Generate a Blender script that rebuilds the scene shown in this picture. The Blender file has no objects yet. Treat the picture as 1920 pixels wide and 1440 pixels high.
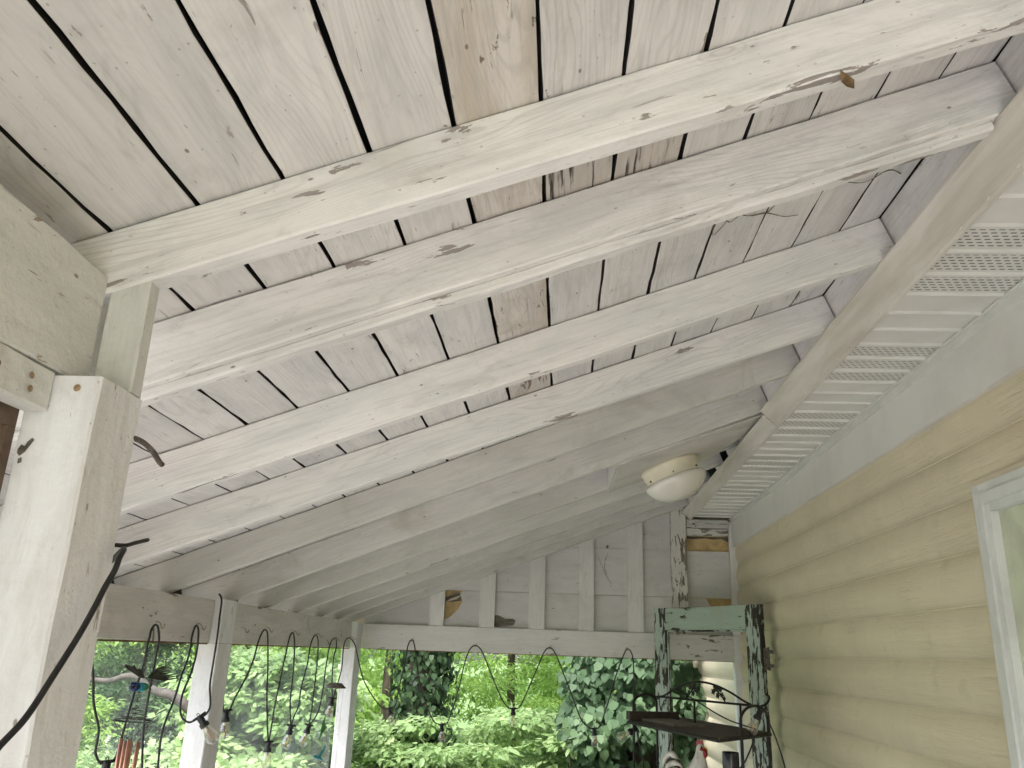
import bpy, math, random
import numpy as np
from mathutils import Matrix, Vector
random.seed(7); RNG = np.random.default_rng(11)
S = bpy.context.scene
C = S.collection
R_ = math.radians

# ------------------------------------------------------------------ camera, world, sun, exposure
# world frame: X towards the house, Y along the porch, Z up, camera at the origin (held about 2 m above the porch floor)
cam_d = bpy.data.cameras.new('camera'); cam = bpy.data.objects.new('camera', cam_d); C.objects.link(cam)
CR = ((0.99778179, 0.0571912, 0.03406842), (0.01443075, 0.31377845, -0.94938656), (-0.06498649, 0.94777226, 0.31225711))
cam.matrix_world = Matrix(((CR[0][0], -CR[1][0], -CR[2][0], 0), (CR[0][1], -CR[1][1], -CR[2][1], 0),
                           (CR[0][2], -CR[1][2], -CR[2][2], 0), (0, 0, 0, 1)))
cam_d.sensor_width = 36; cam_d.lens = 1536.8 / 1920 * 36
cam_d.clip_start = 0.02; cam_d.clip_end = 400
S.camera = cam
w = bpy.data.worlds.new('World'); S.world = w; w.use_nodes = True
wn = w.node_tree.nodes; wl = w.node_tree.links
sky = wn.new('ShaderNodeTexSky'); sky.sky_type = 'NISHITA'; sky.sun_disc = False
SUN_EL, SUN_AZ = 58, 200        # azimuth clockwise from +Y
sky.sun_elevation = R_(SUN_EL); sky.sun_rotation = R_(SUN_AZ); sky.air_density = 1.0; sky.dust_density = 4.0
hsv = wn.new('ShaderNodeHueSaturation'); hsv.inputs['Saturation'].default_value = 0.6     # thin bright cloud over the blue
wl.new(sky.outputs[0], hsv.inputs['Color']); wl.new(hsv.outputs[0], wn['Background'].inputs[0])
wn['Background'].inputs[1].default_value = 0.15
sun_d = bpy.data.lights.new('sun', 'SUN'); sun = bpy.data.objects.new('sun', sun_d); C.objects.link(sun)
sun_d.energy = 1.5; sun_d.angle = R_(12); sun_d.color = (1.0, 0.975, 0.965)
sd = Vector((math.sin(R_(SUN_AZ)) * math.cos(R_(SUN_EL)), math.cos(R_(SUN_AZ)) * math.cos(R_(SUN_EL)), math.sin(R_(SUN_EL))))
sun.rotation_euler = sd.to_track_quat('Z', 'Y').to_euler()
S.view_settings.view_transform = 'Standard'; S.view_settings.look = 'None'; S.view_settings.gamma = 1
S.view_settings.use_curve_mapping = False
S.view_settings.exposure = 2.38
S.cycles.max_bounces = 10; S.cycles.diffuse_bounces = 6; S.cycles.transparent_max_bounces = 16
S.cycles.sample_clamp_indirect = 6

# ------------------------------------------------------------------ materials
def new_mat(name):
    m = bpy.data.materials.new(name); m.use_nodes = True
    nt = m.node_tree; b = nt.nodes['Principled BSDF']
    return m, nt, b
class N:
    """tiny node builder"""
    def __init__(s, nt): s.nt = nt
    def n(s, t, **kw):
        x = s.nt.nodes.new(t)
        for k, v in kw.items(): setattr(x, k, v)
        return x
    def l(s, a, b): s.nt.links.new(a, b)
    def math(s, op, a, b=None, c=None, clamp=False):
        x = s.n('ShaderNodeMath', operation=op, use_clamp=clamp)
        for i, v in enumerate((a, b, c)):
            if v is None: continue
            if isinstance(v, (int, float)): x.inputs[i].default_value = v
            else: s.l(v, x.inputs[i])
        return x.outputs[0]
    def ramp(s, v, a, b, lo=0.0, hi=1.0):
        x = s.n('ShaderNodeMapRange'); x.clamp = True
        s.l(v, x.inputs[0]); x.inputs[1].default_value = a; x.inputs[2].default_value = b
        x.inputs[3].default_value = lo; x.inputs[4].default_value = hi
        return x.outputs[0]
    def mix(s, f, a, b):
        x = s.n('ShaderNodeMix', data_type='RGBA')
        if isinstance(f, (int, float)): x.inputs[0].default_value = f
        else: s.l(f, x.inputs[0])
        for i, v in ((6, a), (7, b)):
            if isinstance(v, tuple): x.inputs[i].default_value = (*v, 1)
            else: s.l(v, x.inputs[i])
        return x.outputs[2]
    def noise(s, vec, scale, detail=3, rough=0.55, dist=0.0):
        x = s.n('ShaderNodeTexNoise'); s.l(vec, x.inputs['Vector'])
        x.inputs['Scale'].default_value = scale; x.inputs['Detail'].default_value = detail
        x.inputs['Roughness'].default_value = rough; x.inputs['Distortion'].default_value = dist
        return x.outputs[0]
    def scaled(s, vec, sc):
        x = s.n('ShaderNodeVectorMath', operation='MULTIPLY'); s.l(vec, x.inputs[0]); x.inputs[1].default_value = sc
        return x.outputs[0]
    def coords(s, spread=37.0):
        tc = s.n('ShaderNodeTexCoord'); oi = s.n('ShaderNodeObjectInfo')
        k = s.math('MULTIPLY', oi.outputs['Random'], spread)
        add = s.n('ShaderNodeVectorMath', operation='ADD'); s.l(tc.outputs['Object'], add.inputs[0]); s.l(k, add.inputs[1])
        return add.outputs[0], oi.outputs['Random'], tc.outputs['Object']

def paint(name, base=(0.66, 0.64, 0.61), thin=(0.52, 0.52, 0.52), wood=(0.13, 0.09, 0.065), wood2=(0.30, 0.27, 0.24), chips=0.0, grain=0.5,
          dirt=0.35, rough=0.62, cracks=0.3, lumps=0.0, tint=0.05, mildew=0.0, chip_scale=7.0, knots=0.4, worn=0.5, stain=None):
    """old paint on wood; local X of every board runs along its grain"""
    m, nt, b = new_mat(name); q = N(nt)
    v, rnd, raw = q.coords()
    g1 = q.noise(q.scaled(v, (1.6, 38, 38)), 2.2, 5, 0.6, 0.4)               # fine grain streaks
    warp = q.noise(q.scaled(v, (0.7, 4, 4)), 1.3, 2)
    # cathedral rings
    wv = q.n('ShaderNodeTexWave', wave_type='BANDS', bands_direction='Y')
    wvv = q.n('ShaderNodeVectorMath', operation='ADD'); q.l(q.scaled(v, (0.22, 1, 0.6)), wvv.inputs[0])
    q.l(q.math('MULTIPLY', warp, 0.30), wvv.inputs[1]); q.l(wvv.outputs[0], wv.inputs[0])
    wv.inputs['Scale'].default_value = 26; wv.inputs['Distortion'].default_value = 2.2; wv.inputs['Detail'].default_value = 2
    wv.inputs['Detail Scale'].default_value = 0.8
    gate = q.ramp(q.noise(q.scaled(v, (1, 3, 3)), 1.4, 2), 0.42, 0.62)
    rings = q.math('MULTIPLY', q.ramp(wv.outputs[1], 0.72, 0.95), gate)
    # broad mottling: thin paint, brush laps
    mot = q.ramp(q.noise(q.scaled(v, (1.0, 4, 4)), 2.6, 7, 0.66, 0.5), 0.42, 0.62)
    thin_f = q.math('MULTIPLY', mot, worn)
    c = q.mix(thin_f, base, thin)
    c = q.mix(q.math('MULTIPLY', q.ramp(g1, 0.48, 0.70), 0.58 * grain), c, (0.36, 0.35, 0.34))
    c = q.mix(q.math('MULTIPLY', rings, 0.42 * grain), c, (0.33, 0.31, 0.29))
    # per-board tone
    hv = q.n('ShaderNodeHueSaturation'); q.l(q.ramp(rnd, 0, 1, 1 - tint, 1 + tint), hv.inputs['Value']); q.l(c, hv.inputs['Color']); c = hv.outputs[0]
    # dirt, stains
    dn = q.ramp(q.noise(v, 3.1, 6, 0.65, 0.6), 0.56, 0.78)
    c = q.mix(q.math('MULTIPLY', dn, dirt), c, (0.30, 0.26, 0.20))
    if mildew:
        mn = q.ramp(q.noise(v, 1.7, 4, 0.6), 0.42, 0.66)
        c = q.mix(q.math('MULTIPLY', mn, mildew), c, (0.40, 0.44, 0.32))
    # knots
    vo = q.n('ShaderNodeTexVoronoi'); q.l(q.scaled(v, (1, 3.0, 0.2)), vo.inputs['Vector']); vo.inputs['Scale'].default_value = 1.5
    kd = q.ramp(vo.outputs['Distance'], 0.03, 0.13, 1, 0)
    kr = q.math('SINE', q.math('MULTIPLY', vo.outputs['Distance'], 190.0))
    kf = q.math('MULTIPLY', q.math('MULTIPLY', kd, q.ramp(kr, -0.2, 0.9)), 0.38 * knots)
    c = q.mix(kf, c, (0.24, 0.18, 0.12))
    # long dark cracks
    cr = q.noise(q.scaled(v, (1.1, 46, 46)), 1.5, 2, 0.5, 0.25)
    crk = q.math('MULTIPLY', q.ramp(q.math('ABSOLUTE', q.math('SUBTRACT', cr, 0.5)), 0.0, 0.010, 1, 0),
                 q.ramp(q.noise(q.scaled(v, (2.2, 9, 9)), 3.0, 3), 0.62, 0.67))
    crk = q.math('MULTIPLY', crk, cracks)
    # flaked chips
    cn = q.noise(q.scaled(v, (1, 4.2, 4.2)), chip_scale, 5, 0.62, 0.5)
    cg = q.noise(v, 1.9, 3, 0.6)
    cv = q.math('ADD', q.math('MULTIPLY', cn, 0.65), q.math('MULTIPLY', cg, 0.35))
    sg = q.n('ShaderNodeSeparateXYZ'); gt_ = q.n('ShaderNodeTexCoord'); q.l(gt_.outputs['Generated'], sg.inputs[0])
    edge = q.ramp(q.math('ABSOLUTE', q.math('SUBTRACT', sg.outputs[1], 0.5)), 0.38, 0.5, 0.0, 0.04)     # paint lets go first along arrises
    cv = q.math('ADD', cv, edge)
    th = 0.70 - 0.20 * chips
    chip = q.ramp(cv, th, th + 0.008)
    cs = q.noise(q.scaled(v, (1, 5.5, 5.5)), 19, 4, 0.65, 0.4)
    chip2 = q.math('MULTIPLY', q.ramp(q.math('ADD', cs, edge), 0.735 - 0.08 * chips, 0.745 - 0.08 * chips), 0.8)
    chip = q.math('MAXIMUM', chip, chip2)
    dot = q.n('ShaderNodeTexVoronoi'); q.l(q.scaled(v, (1, 1.6, 1.6)), dot.inputs['Vector']); dot.inputs['Scale'].default_value = 34
    dots = q.math('MULTIPLY', q.ramp(dot.outputs['Distance'], 0.06, 0.12, 1, 0), q.ramp(dot.outputs['Color'], 0.60, 0.70))
    c = q.mix(q.math('MULTIPLY', dots, 0.5), c, (0.20, 0.17, 0.14))
    smd = q.ramp(q.noise(q.scaled(v, (0.8, 2.5, 2.5)), 7, 6, 0.7, 1.0), 0.55, 0.72)
    c = q.mix(q.math('MULTIPLY', smd, 0.30), c, (0.36, 0.33, 0.29))
    if stain:
        sx_ = q.n('ShaderNodeSeparateXYZ'); q.l(raw, sx_.inputs[0])
        zone = q.math('MULTIPLY', q.ramp(sx_.outputs[0], stain[0] - .10, stain[0] + .03), q.ramp(sx_.outputs[0], stain[1], stain[1] + .08, 1, 0))
        sk = q.noise(q.scaled(v, (2.0, 40, 40)), 2.0, 4, 0.6, 0.3)
        sv = q.math('ADD', q.math('MULTIPLY', sk, 0.6), q.math('MULTIPLY', zone, stain[2]))
        c = q.mix(q.math('MULTIPLY', zone, 0.35), c, (0.33, 0.26, 0.17))
        c = q.mix(q.math('MULTIPLY', q.ramp(sv, 0.62, 0.68), zone), c, (0.045, 0.035, 0.028))
    # small specks and fly spots
    vs = q.n('ShaderNodeTexVoronoi'); q.l(q.scaled(v, (1, 2.0, 2.0)), vs.inputs['Vector']); vs.inputs['Scale'].default_value = 11
    sp = q.math('MULTIPLY', q.ramp(vs.outputs['Distance'], 0.05, 0.085, 1, 0), q.ramp(vs.outputs['Color'], 0.62, 0.66))
    wdc = q.mix(q.ramp(q.noise(q.scaled(v, (1, 30, 30)), 3, 3), 0.35, 0.65), wood, wood2)
    c = q.mix(chip, c, wdc)
    c = q.mix(q.math('MULTIPLY', crk, 0.85), c, (0.06, 0.045, 0.035))
    c = q.mix(q.math('MULTIPLY', sp, 0.75), c, (0.13, 0.10, 0.08))
    q.l(c, b.inputs['Base Color'])
    b.inputs['Roughness'].default_value = rough; b.inputs['Specular IOR Level'].default_value = 0.35
    # relief
    h = q.math('MULTIPLY', g1, 0.28 * grain)
    h = q.math('SUBTRACT', h, q.math('MULTIPLY', rings, 0.10 * grain))
    h = q.math('SUBTRACT', h, q.math('MULTIPLY', chip, 0.5))
    h = q.math('SUBTRACT', h, q.math('MULTIPLY', crk, 0.9))
    if lumps: h = q.math('ADD', h, q.math('MULTIPLY', q.noise(v, 42, 5, 0.62), lumps * 2.2))
    h = q.math('ADD', h, q.math('MULTIPLY', q.noise(v, 70, 3), 0.12))
    bp = q.n('ShaderNodeBump'); bp.inputs['Strength'].default_value = 0.55; bp.inputs['Distance'].default_value = 0.004
    q.l(h, bp.inputs['Height']); q.l(bp.outputs[0], b.inputs['Normal'])
    return m

def plain(name, col, rough=0.5, metal=0.0, var=0.12, scale=14.0, bump=0.15, spec=0.5, col2=None, stretch=(1, 1, 1), lo=0.4, hi=0.7):
    m, nt, b = new_mat(name); q = N(nt); v, rnd, raw = q.coords(11)
    n = q.noise(q.scaled(v, stretch), scale, 5, 0.6, 0.2)
    c2 = col2 or tuple(max(0, x * (1 - var * 2.2)) for x in col)
    q.l(q.mix(q.ramp(n, lo, hi), col, c2), b.inputs['Base Color'])
    b.inputs['Roughness'].default_value = rough; b.inputs['Metallic'].default_value = metal; b.inputs['Specular IOR Level'].default_value = spec
    if bump:
        bp = q.n('ShaderNodeBump'); bp.inputs['Strength'].default_value = bump; bp.inputs['Distance'].default_value = 0.003
        q.l(q.noise(q.scaled(v, stretch), scale * 3, 3), bp.inputs['Height']); q.l(bp.outputs[0], b.inputs['Normal'])
    return m

M = {}
M['board'] = paint('ceiling_board_paint', base=(0.725, 0.71, 0.695), thin=(0.58, 0.58, 0.58), chips=0.3, grain=0.45, dirt=0.35, cracks=0.8, tint=0.06, wood=(0.40, 0.37, 0.36), worn=0.7)
M['board_stain'] = paint('ceiling_board_stained_paint', base=(0.70, 0.665, 0.63), thin=(0.50, 0.44, 0.36), wood=(0.16, 0.10, 0.06), chips=0.48, grain=0.8, dirt=0.8, cracks=1.0, worn=0.75)
M['board_mildew'] = paint('mildewed_ceiling_board_paint', base=(0.70, 0.685, 0.67), thin=(0.575, 0.57, 0.575), chips=0.25, grain=0.5, dirt=0.35, cracks=0.8, worn=0.7, wood=(0.3,0.27,0.25), stain=(2.98, 3.2, 0.30))
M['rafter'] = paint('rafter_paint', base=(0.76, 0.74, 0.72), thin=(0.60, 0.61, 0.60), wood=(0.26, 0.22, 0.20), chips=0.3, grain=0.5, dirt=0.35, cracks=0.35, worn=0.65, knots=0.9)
M['rafter_worn_lit'] = paint('worn_lit_rafter_paint', base=(0.80, 0.785, 0.775), thin=(0.60, 0.60, 0.59), wood=(0.36, 0.32, 0.31), chips=0.42, grain=0.55, dirt=0.3, cracks=0.5, chip_scale=6, worn=0.65, knots=0.6, lumps=0.25)  # worn paint, base lifted to put the near end's brightness into it
M['rafter_far_shade'] = paint('shaded_far_rafter_paint', base=(0.60, 0.58, 0.55), thin=(0.48, 0.47, 0.44), wood=(0.25, 0.2, 0.17), chips=0.2, grain=0.45, dirt=0.6, cracks=0.3, mildew=0.14, worn=0.7, knots=0.9)  # dirty paint, base darkened to put the far end's shade into it
M['gable'] = paint('gable_panel_paint', base=(0.60, 0.59, 0.57), thin=(0.52, 0.515, 0.50), chips=0.06, grain=0.06, dirt=0.45, cracks=0.08, knots=0.0, worn=0.7)
M['stud'] = paint('gable_stud_paint', base=(0.70, 0.685, 0.66), thin=(0.60, 0.59, 0.57), chips=0.3, grain=0.3, dirt=0.3, cracks=0.3, knots=0.1)
M['peeled'] = paint('peeling_stud_paint', base=(0.64, 0.62, 0.58), thin=(0.52, 0.50, 0.47), wood=(0.12, 0.085, 0.06), chips=0.8, grain=0.5, dirt=0.6, cracks=0.9, knots=0.1)
M['beam'] = paint('header_beam_paint', base=(0.72, 0.69, 0.66), thin=(0.60, 0.58, 0.55), chips=0.3, grain=0.35, dirt=0.6, cracks=0.2, worn=0.8)
M['near_beam'] = paint('lumpy_header_paint', base=(0.68, 0.68, 0.65), thin=(0.58, 0.585, 0.56), wood=(0.33, 0.23, 0.13), chips=0.22, grain=0.12, dirt=0.5, cracks=0.6, lumps=1.3, knots=0.3, worn=0.8)
M['post'] = paint('post_paint', base=(0.79, 0.795, 0.81), thin=(0.66, 0.65, 0.64), wood=(0.50, 0.45, 0.41), chips=0.2, grain=0.12, dirt=0.35, cracks=0.15, lumps=0.9, knots=0.0, worn=0.8)
M['green'] = paint('peeling_green_paint', base=(0.31, 0.385, 0.31), thin=(0.34, 0.43, 0.36), wood=(0.035, 0.026, 0.02), chips=0.5, grain=0.3, dirt=0.4, cracks=0.5, knots=0, wood2=(0.10, 0.09, 0.07), worn=0.9)
M['green_peel'] = paint('heavily_peeled_green_paint', base=(0.35, 0.42, 0.37), thin=(0.38, 0.44, 0.42), wood=(0.022, 0.017, 0.014), chips=0.9, grain=0.5, dirt=0.2, cracks=0.9, knots=0, chip_scale=9, wood2=(0.05, 0.04, 0.032))
M['alu'] = plain('beige_metal_strip', (0.64, 0.61, 0.56), 0.33, 0.0, 0.10, 3.0, 0.03, col2=(0.47, 0.43, 0.37), stretch=(5, 0.5, 5))
M['soffit_edge'] = plain('white_vinyl', (0.66, 0.66, 0.63), 0.4, 0, 0.05, 5, 0.03)
M['fascia'] = plain('white_fascia_metal', (0.70, 0.685, 0.665), 0.42, 0, 0.06, 2.0, 0.10, col2=(0.62, 0.605, 0.58), lo=0.45, hi=0.62)
M['black'] = plain('black_rubber', (0.012, 0.012, 0.013), 0.45, 0, 0.2, 30, 0.05)
M['roofing'] = plain('tar_paper', (0.012, 0.011, 0.012), 0.95, 0, 0.1, 8, 0.2)
M['shingle'] = plain('asphalt_shingles', (0.10, 0.09, 0.085), 0.95, 0, 0.2, 30, 0.4)
M['iron'] = plain('wrought_iron', (0.016, 0.014, 0.013), 0.55, 0.3, 0.3, 30, 0.2)
M['rust'] = plain('rusty_steel', (0.09, 0.075, 0.065), 0.8, 0.2, 0.3, 60, 0.5, col2=(0.18, 0.16, 0.14))
M['hook'] = plain('painted_hook_steel', (0.42, 0.36, 0.30), 0.55, 0.2, 0.2, 40, 0.1)
M['copper'] = plain('copper_tube', (0.72, 0.36, 0.24), 0.32, 0.85, 0.2, 9, 0.05)
M['nailrust'] = plain('rusted_nail', (0.38, 0.26, 0.15), 0.8, 0, 0.3, 120, 0.5)
M['raw_gap_shade'] = plain('unpainted_wood_with_gap_shade', (0.03, 0.024, 0.02), 0.9, 0, 0.3, 20, 0.3)  # near black: shade of board gaps and eave put into unpainted wood
M['wire'] = plain('dark_wire', (0.05, 0.045, 0.04), 0.5, 0.6, 0.2, 20, 0)
M['shelfwood'] = plain('dark_shelf_wood', (0.045, 0.032, 0.022), 0.6, 0, 0.3, 9, 0.3, stretch=(1, 12, 6))
M['greywood'] = plain('grey_wood', (0.16, 0.14, 0.11), 0.7, 0, 0.3, 9, 0.3, stretch=(1, 12, 6))
M['creamfix'] = plain('cream_enamel', (0.72, 0.66, 0.52), 0.35, 0, 0.08, 6, 0.02)
M['foam'] = plain('yellow_insulation_board', (0.62, 0.45, 0.22), 0.8, 0, 0.18, 12, 0.3)
M['trim'] = plain('white_trim_paint', (0.68, 0.69, 0.68), 0.42, 0, 0.08, 5, 0.08, col2=(0.56, 0.57, 0.55))
M['jchannel'] = plain('cream_vinyl_channel', (0.62, 0.54, 0.42), 0.45, 0, 0.08, 5, 0.04)
M['jamb'] = plain('pale_green_jamb', (0.56, 0.60, 0.45), 0.6, 0, 0.25, 9, 0.5, col2=(0.44, 0.46, 0.36))
M['brownframe'] = plain('brown_screen_frame', (0.13, 0.085, 0.055), 0.5, 0.2, 0.2, 20, 0.1)
M['floor'] = plain('porch_floor_paint', (0.40, 0.385, 0.37), 0.6, 0, 0.15, 3, 0.1)
M['bounce_patio'] = plain('pale_concrete', (0.52, 0.51, 0.505), 0.85, 0, 0.10, 4, 0.2)
M['path'] = plain('bounce_path_stone', (0.30, 0.28, 0.25), 0.9, 0, 0.15, 4, 0.3)
M['gravel'] = plain('pale_gravel_drive', (0.60, 0.58, 0.55), 0.95, 0, 0.15, 9, 0.5)
M['bark'] = plain('tree_bark', (0.10, 0.075, 0.055), 0.9, 0, 0.4, 12, 0.9, stretch=(1, 1, 0.25))
M['palebark'] = plain('pale_branch_bark', (0.07, 0.06, 0.05), 0.85, 0, 0.3, 10, 0.6)
M['redwood'] = plain('bare_red_brown_edge', (0.22, 0.09, 0.06), 0.8, 0, 0.3, 14, 0.2)
M['clay'] = plain('weathered_clay', (0.22, 0.15, 0.12), 0.8, 0, 0.2, 20, 0.2)
M['greenplastic'] = plain('green_plastic', (0.01, 0.17, 0.10), 0.35, 0, 0.08, 5, 0)
M['whiteplastic'] = plain('white_plastic', (0.66, 0.68, 0.64), 0.35, 0, 0.08, 5, 0)
M['canblack'] = plain('glossy_black_can', (0.012, 0.012, 0.014), 0.22, 0, 0.1, 5, 0)
M['canred'] = plain('red_print', (0.45, 0.03, 0.03), 0.3, 0, 0.08, 5, 0)
M['comb'] = plain('red_comb_glaze', (0.32, 0.02, 0.02), 0.35, 0, 0.15, 20, 0.1)
M['beak'] = plain('yellow_beak_glaze', (0.62, 0.42, 0.08), 0.35, 0, 0.1, 20, 0.1)
M['darkfeather'] = plain('black_green_feather_glaze', (0.02, 0.022, 0.016), 0.4, 0, 0.2, 20, 0.3, col2=(0.30, 0.28, 0.20), stretch=(1, 1, 3), lo=0.52, hi=0.6)
M['dryleaf'] = plain('dry_brown_leaf', (0.24, 0.15, 0.07), 0.8, 0, 0.3, 60, 0.3)
M['cobweb'] = plain('dusty_cobweb', (0.20, 0.17, 0.14), 0.9, 0, 0.2, 60, 0)
M['teal'] = plain('teal_glass', (0.0, 0.30, 0.42), 0.15, 0, 0.2, 20, 0)
M['greenbead'] = plain('green_glass_bead', (0.02, 0.22, 0.06), 0.15, 0, 0.2, 20, 0)
M['bluebead'] = plain('dark_blue_glass_bead', (0.01, 0.02, 0.10), 0.12, 0, 0.2, 20, 0)
M['lawn'] = plain('lawn', (0.07, 0.13, 0.03), 0.95, 0, 0.3, 3, 0.6, col2=(0.12, 0.17, 0.05))
M['soil'] = plain('leafy_soil', (0.07, 0.07, 0.04), 0.95, 0, 0.4, 6, 0.6, col2=(0.05, 0.09, 0.02))

def m_siding():
    m, nt, b = new_mat('cream_vinyl_siding'); q = N(nt); v, rnd, raw = q.coords()
    wood = q.noise(q.scaled(v, (1.1, 44, 44)), 2.4, 4, 0.55, 0.5)
    wv = q.ramp(q.math('ABSOLUTE', q.math('SUBTRACT', wood, 0.5)), 0.0, 0.028, 1, 0)
    c = q.mix(q.ramp(q.noise(v, 1.3, 5), 0.35, 0.7), (0.72, 0.635, 0.47), (0.65, 0.575, 0.43))
    # washed streaks running down the wall and mildew film
    st = q.ramp(q.noise(q.scaled(v, (9, 1.2, 1.2)), 1.5, 4, 0.6, 0.3), 0.52, 0.64)
    c = q.mix(q.math('MULTIPLY', st, 0.28), c, (0.74, 0.67, 0.52))
    g = q.ramp(q.noise(q.scaled(v, (1.5, 3, 3)), 1.1, 4), 0.45, 0.7)
    c = q.mix(q.math('MULTIPLY', g, 0.22), c, (0.50, 0.47, 0.33))
    c = q.mix(q.math('MULTIPLY', q.ramp(q.noise(v, 8, 4), 0.6, 0.75), 0.25), c, (0.36, 0.32, 0.22))
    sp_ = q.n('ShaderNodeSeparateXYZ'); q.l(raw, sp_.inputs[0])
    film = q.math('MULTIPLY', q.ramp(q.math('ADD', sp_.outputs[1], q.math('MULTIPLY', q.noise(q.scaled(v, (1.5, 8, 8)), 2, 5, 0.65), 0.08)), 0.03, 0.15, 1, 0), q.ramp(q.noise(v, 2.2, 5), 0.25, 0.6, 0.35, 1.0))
    c = q.mix(q.math('MULTIPLY', film, 0.50), c, (0.38, 0.335, 0.25))     # browner and darker towards the lower lap, broken up by noise
    q.l(c, b.inputs['Base Color']); b.inputs['Roughness'].default_value = 0.55; b.inputs['Specular IOR Level'].default_value = 0.4
    bp = q.n('ShaderNodeBump'); bp.inputs['Strength'].default_value = 0.55; bp.inputs['Distance'].default_value = 0.003
    gate = q.ramp(q.noise(v, 3.0, 2), 0.35, 0.6)
    q.l(q.math('ADD', q.math('MULTIPLY', wv, gate), q.math('MULTIPLY', q.noise(v, 9, 4), 0.5)), bp.inputs['Height']); q.l(bp.outputs[0], b.inputs['Normal'])
    return m
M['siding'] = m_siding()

def m_soffit(vented):
    """white vinyl; the vented kind has rows of short slots (far smaller than 10 px)"""
    m, nt, b = new_mat('vented_soffit_vinyl' if vented else 'solid_soffit_vinyl'); q = N(nt)
    tc = q.n('ShaderNodeTexCoord'); v = tc.outputs['Object']
    c = q.mix(q.ramp(q.noise(v, 6, 4), 0.4, 0.7), (0.68, 0.665, 0.64), (0.60, 0.585, 0.55))
    if vented:
        sep = q.n('ShaderNodeSeparateXYZ'); q.l(v, sep.inputs[0])
        px, py = 0.026, 0.0185
        row = q.math('FLOOR', q.math('DIVIDE', sep.outputs[1], py))
        xs = q.math('FRACT', q.math('ADD', q.math('DIVIDE', sep.outputs[0], px), q.math('MULTIPLY', q.math('MODULO', row, 2), 0.5)))
        ys = q.math('FRACT', q.math('DIVIDE', sep.outputs[1], py))
        sx = q.math('LESS_THAN', xs, 0.62); sy = q.math('LESS_THAN', q.math('ABSOLUTE', q.math('SUBTRACT', ys, 0.5)), 0.16)
        sl = q.math('MULTIPLY', sx, sy)
        ln = q.math('FRACT', q.math('DIVIDE', q.math('ADD', sep.outputs[1], 1.0 * 0), 0.148))
        keep = q.math('MULTIPLY', q.math('GREATER_THAN', ln, 0.10), q.math('LESS_THAN', ln, 0.86))
        sl = q.math('MULTIPLY', sl, keep)
        c = q.mix(q.math('MULTIPLY', sl, 0.93), c, (0.03, 0.03, 0.03))
    q.l(c, b.inputs['Base Color']); b.inputs['Roughness'].default_value = 0.4
    return m
M['soffit_v'] = m_soffit(True); M['soffit_s'] = m_soffit(False)

def m_leaf(name, cols, trans=0.45, rough=0.45):
    m, nt, b = new_mat(name); q = N(nt)
    at = q.n('ShaderNodeAttribute', attribute_name='tint')
    cr = q.n('ShaderNodeValToRGB'); els = cr.color_ramp.elements
    while len(els) < len(cols): els.new(0.5)
    for i, cc in enumerate(cols): els[i].position = i / (len(cols) - 1); els[i].color = (*cc, 1)
    q.l(at.outputs['Fac'], cr.inputs[0])
    q.l(cr.outputs[0], b.inputs['Base Color']); b.inputs['Roughness'].default_value = rough; b.inputs['Specular IOR Level'].default_value = 0.3
    tr = q.n('ShaderNodeBsdfTranslucent')
    hs = q.n('ShaderNodeHueSaturation'); hs.inputs['Hue'].default_value = 0.485; hs.inputs['Saturation'].default_value = 0.92; hs.inputs['Value'].default_value = 2.3
    q.l(cr.outputs[0], hs.inputs['Color']); q.l(hs.outputs[0], tr.inputs[0])
    mx = q.n('ShaderNodeMixShader'); mx.inputs[0].default_value = trans
    q.l(b.outputs[0], mx.inputs[1]); q.l(tr.outputs[0], mx.inputs[2])
    q.l(mx.outputs[0], nt.nodes['Material Output'].inputs[0])
    return m
M['leaf_shrub'] = m_leaf('shrub_leaf', [(0.09, 0.15, 0.06), (0.19, 0.28, 0.12), (0.33, 0.43, 0.22)])
M['leaf_far'] = m_leaf('sunlit_far_leaf', [(0.08, 0.15, 0.04), (0.18, 0.29, 0.07), (0.30, 0.42, 0.14)], 0.5)
M['leaf_dark'] = m_leaf('dark_leaf', [(0.02, 0.045, 0.018), (0.04, 0.08, 0.03), (0.06, 0.12, 0.04)], 0.25)
M['leaf_ivy'] = m_leaf('ivy_leaf', [(0.012, 0.025, 0.010), (0.022, 0.05, 0.018), (0.05, 0.09, 0.035)], 0.15, 0.6)
M['leaf_vine'] = m_leaf('vine_leaf', [(0.035, 0.065, 0.035), (0.065, 0.12, 0.058), (0.13, 0.20, 0.10)], 0.35, 0.6)

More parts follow.
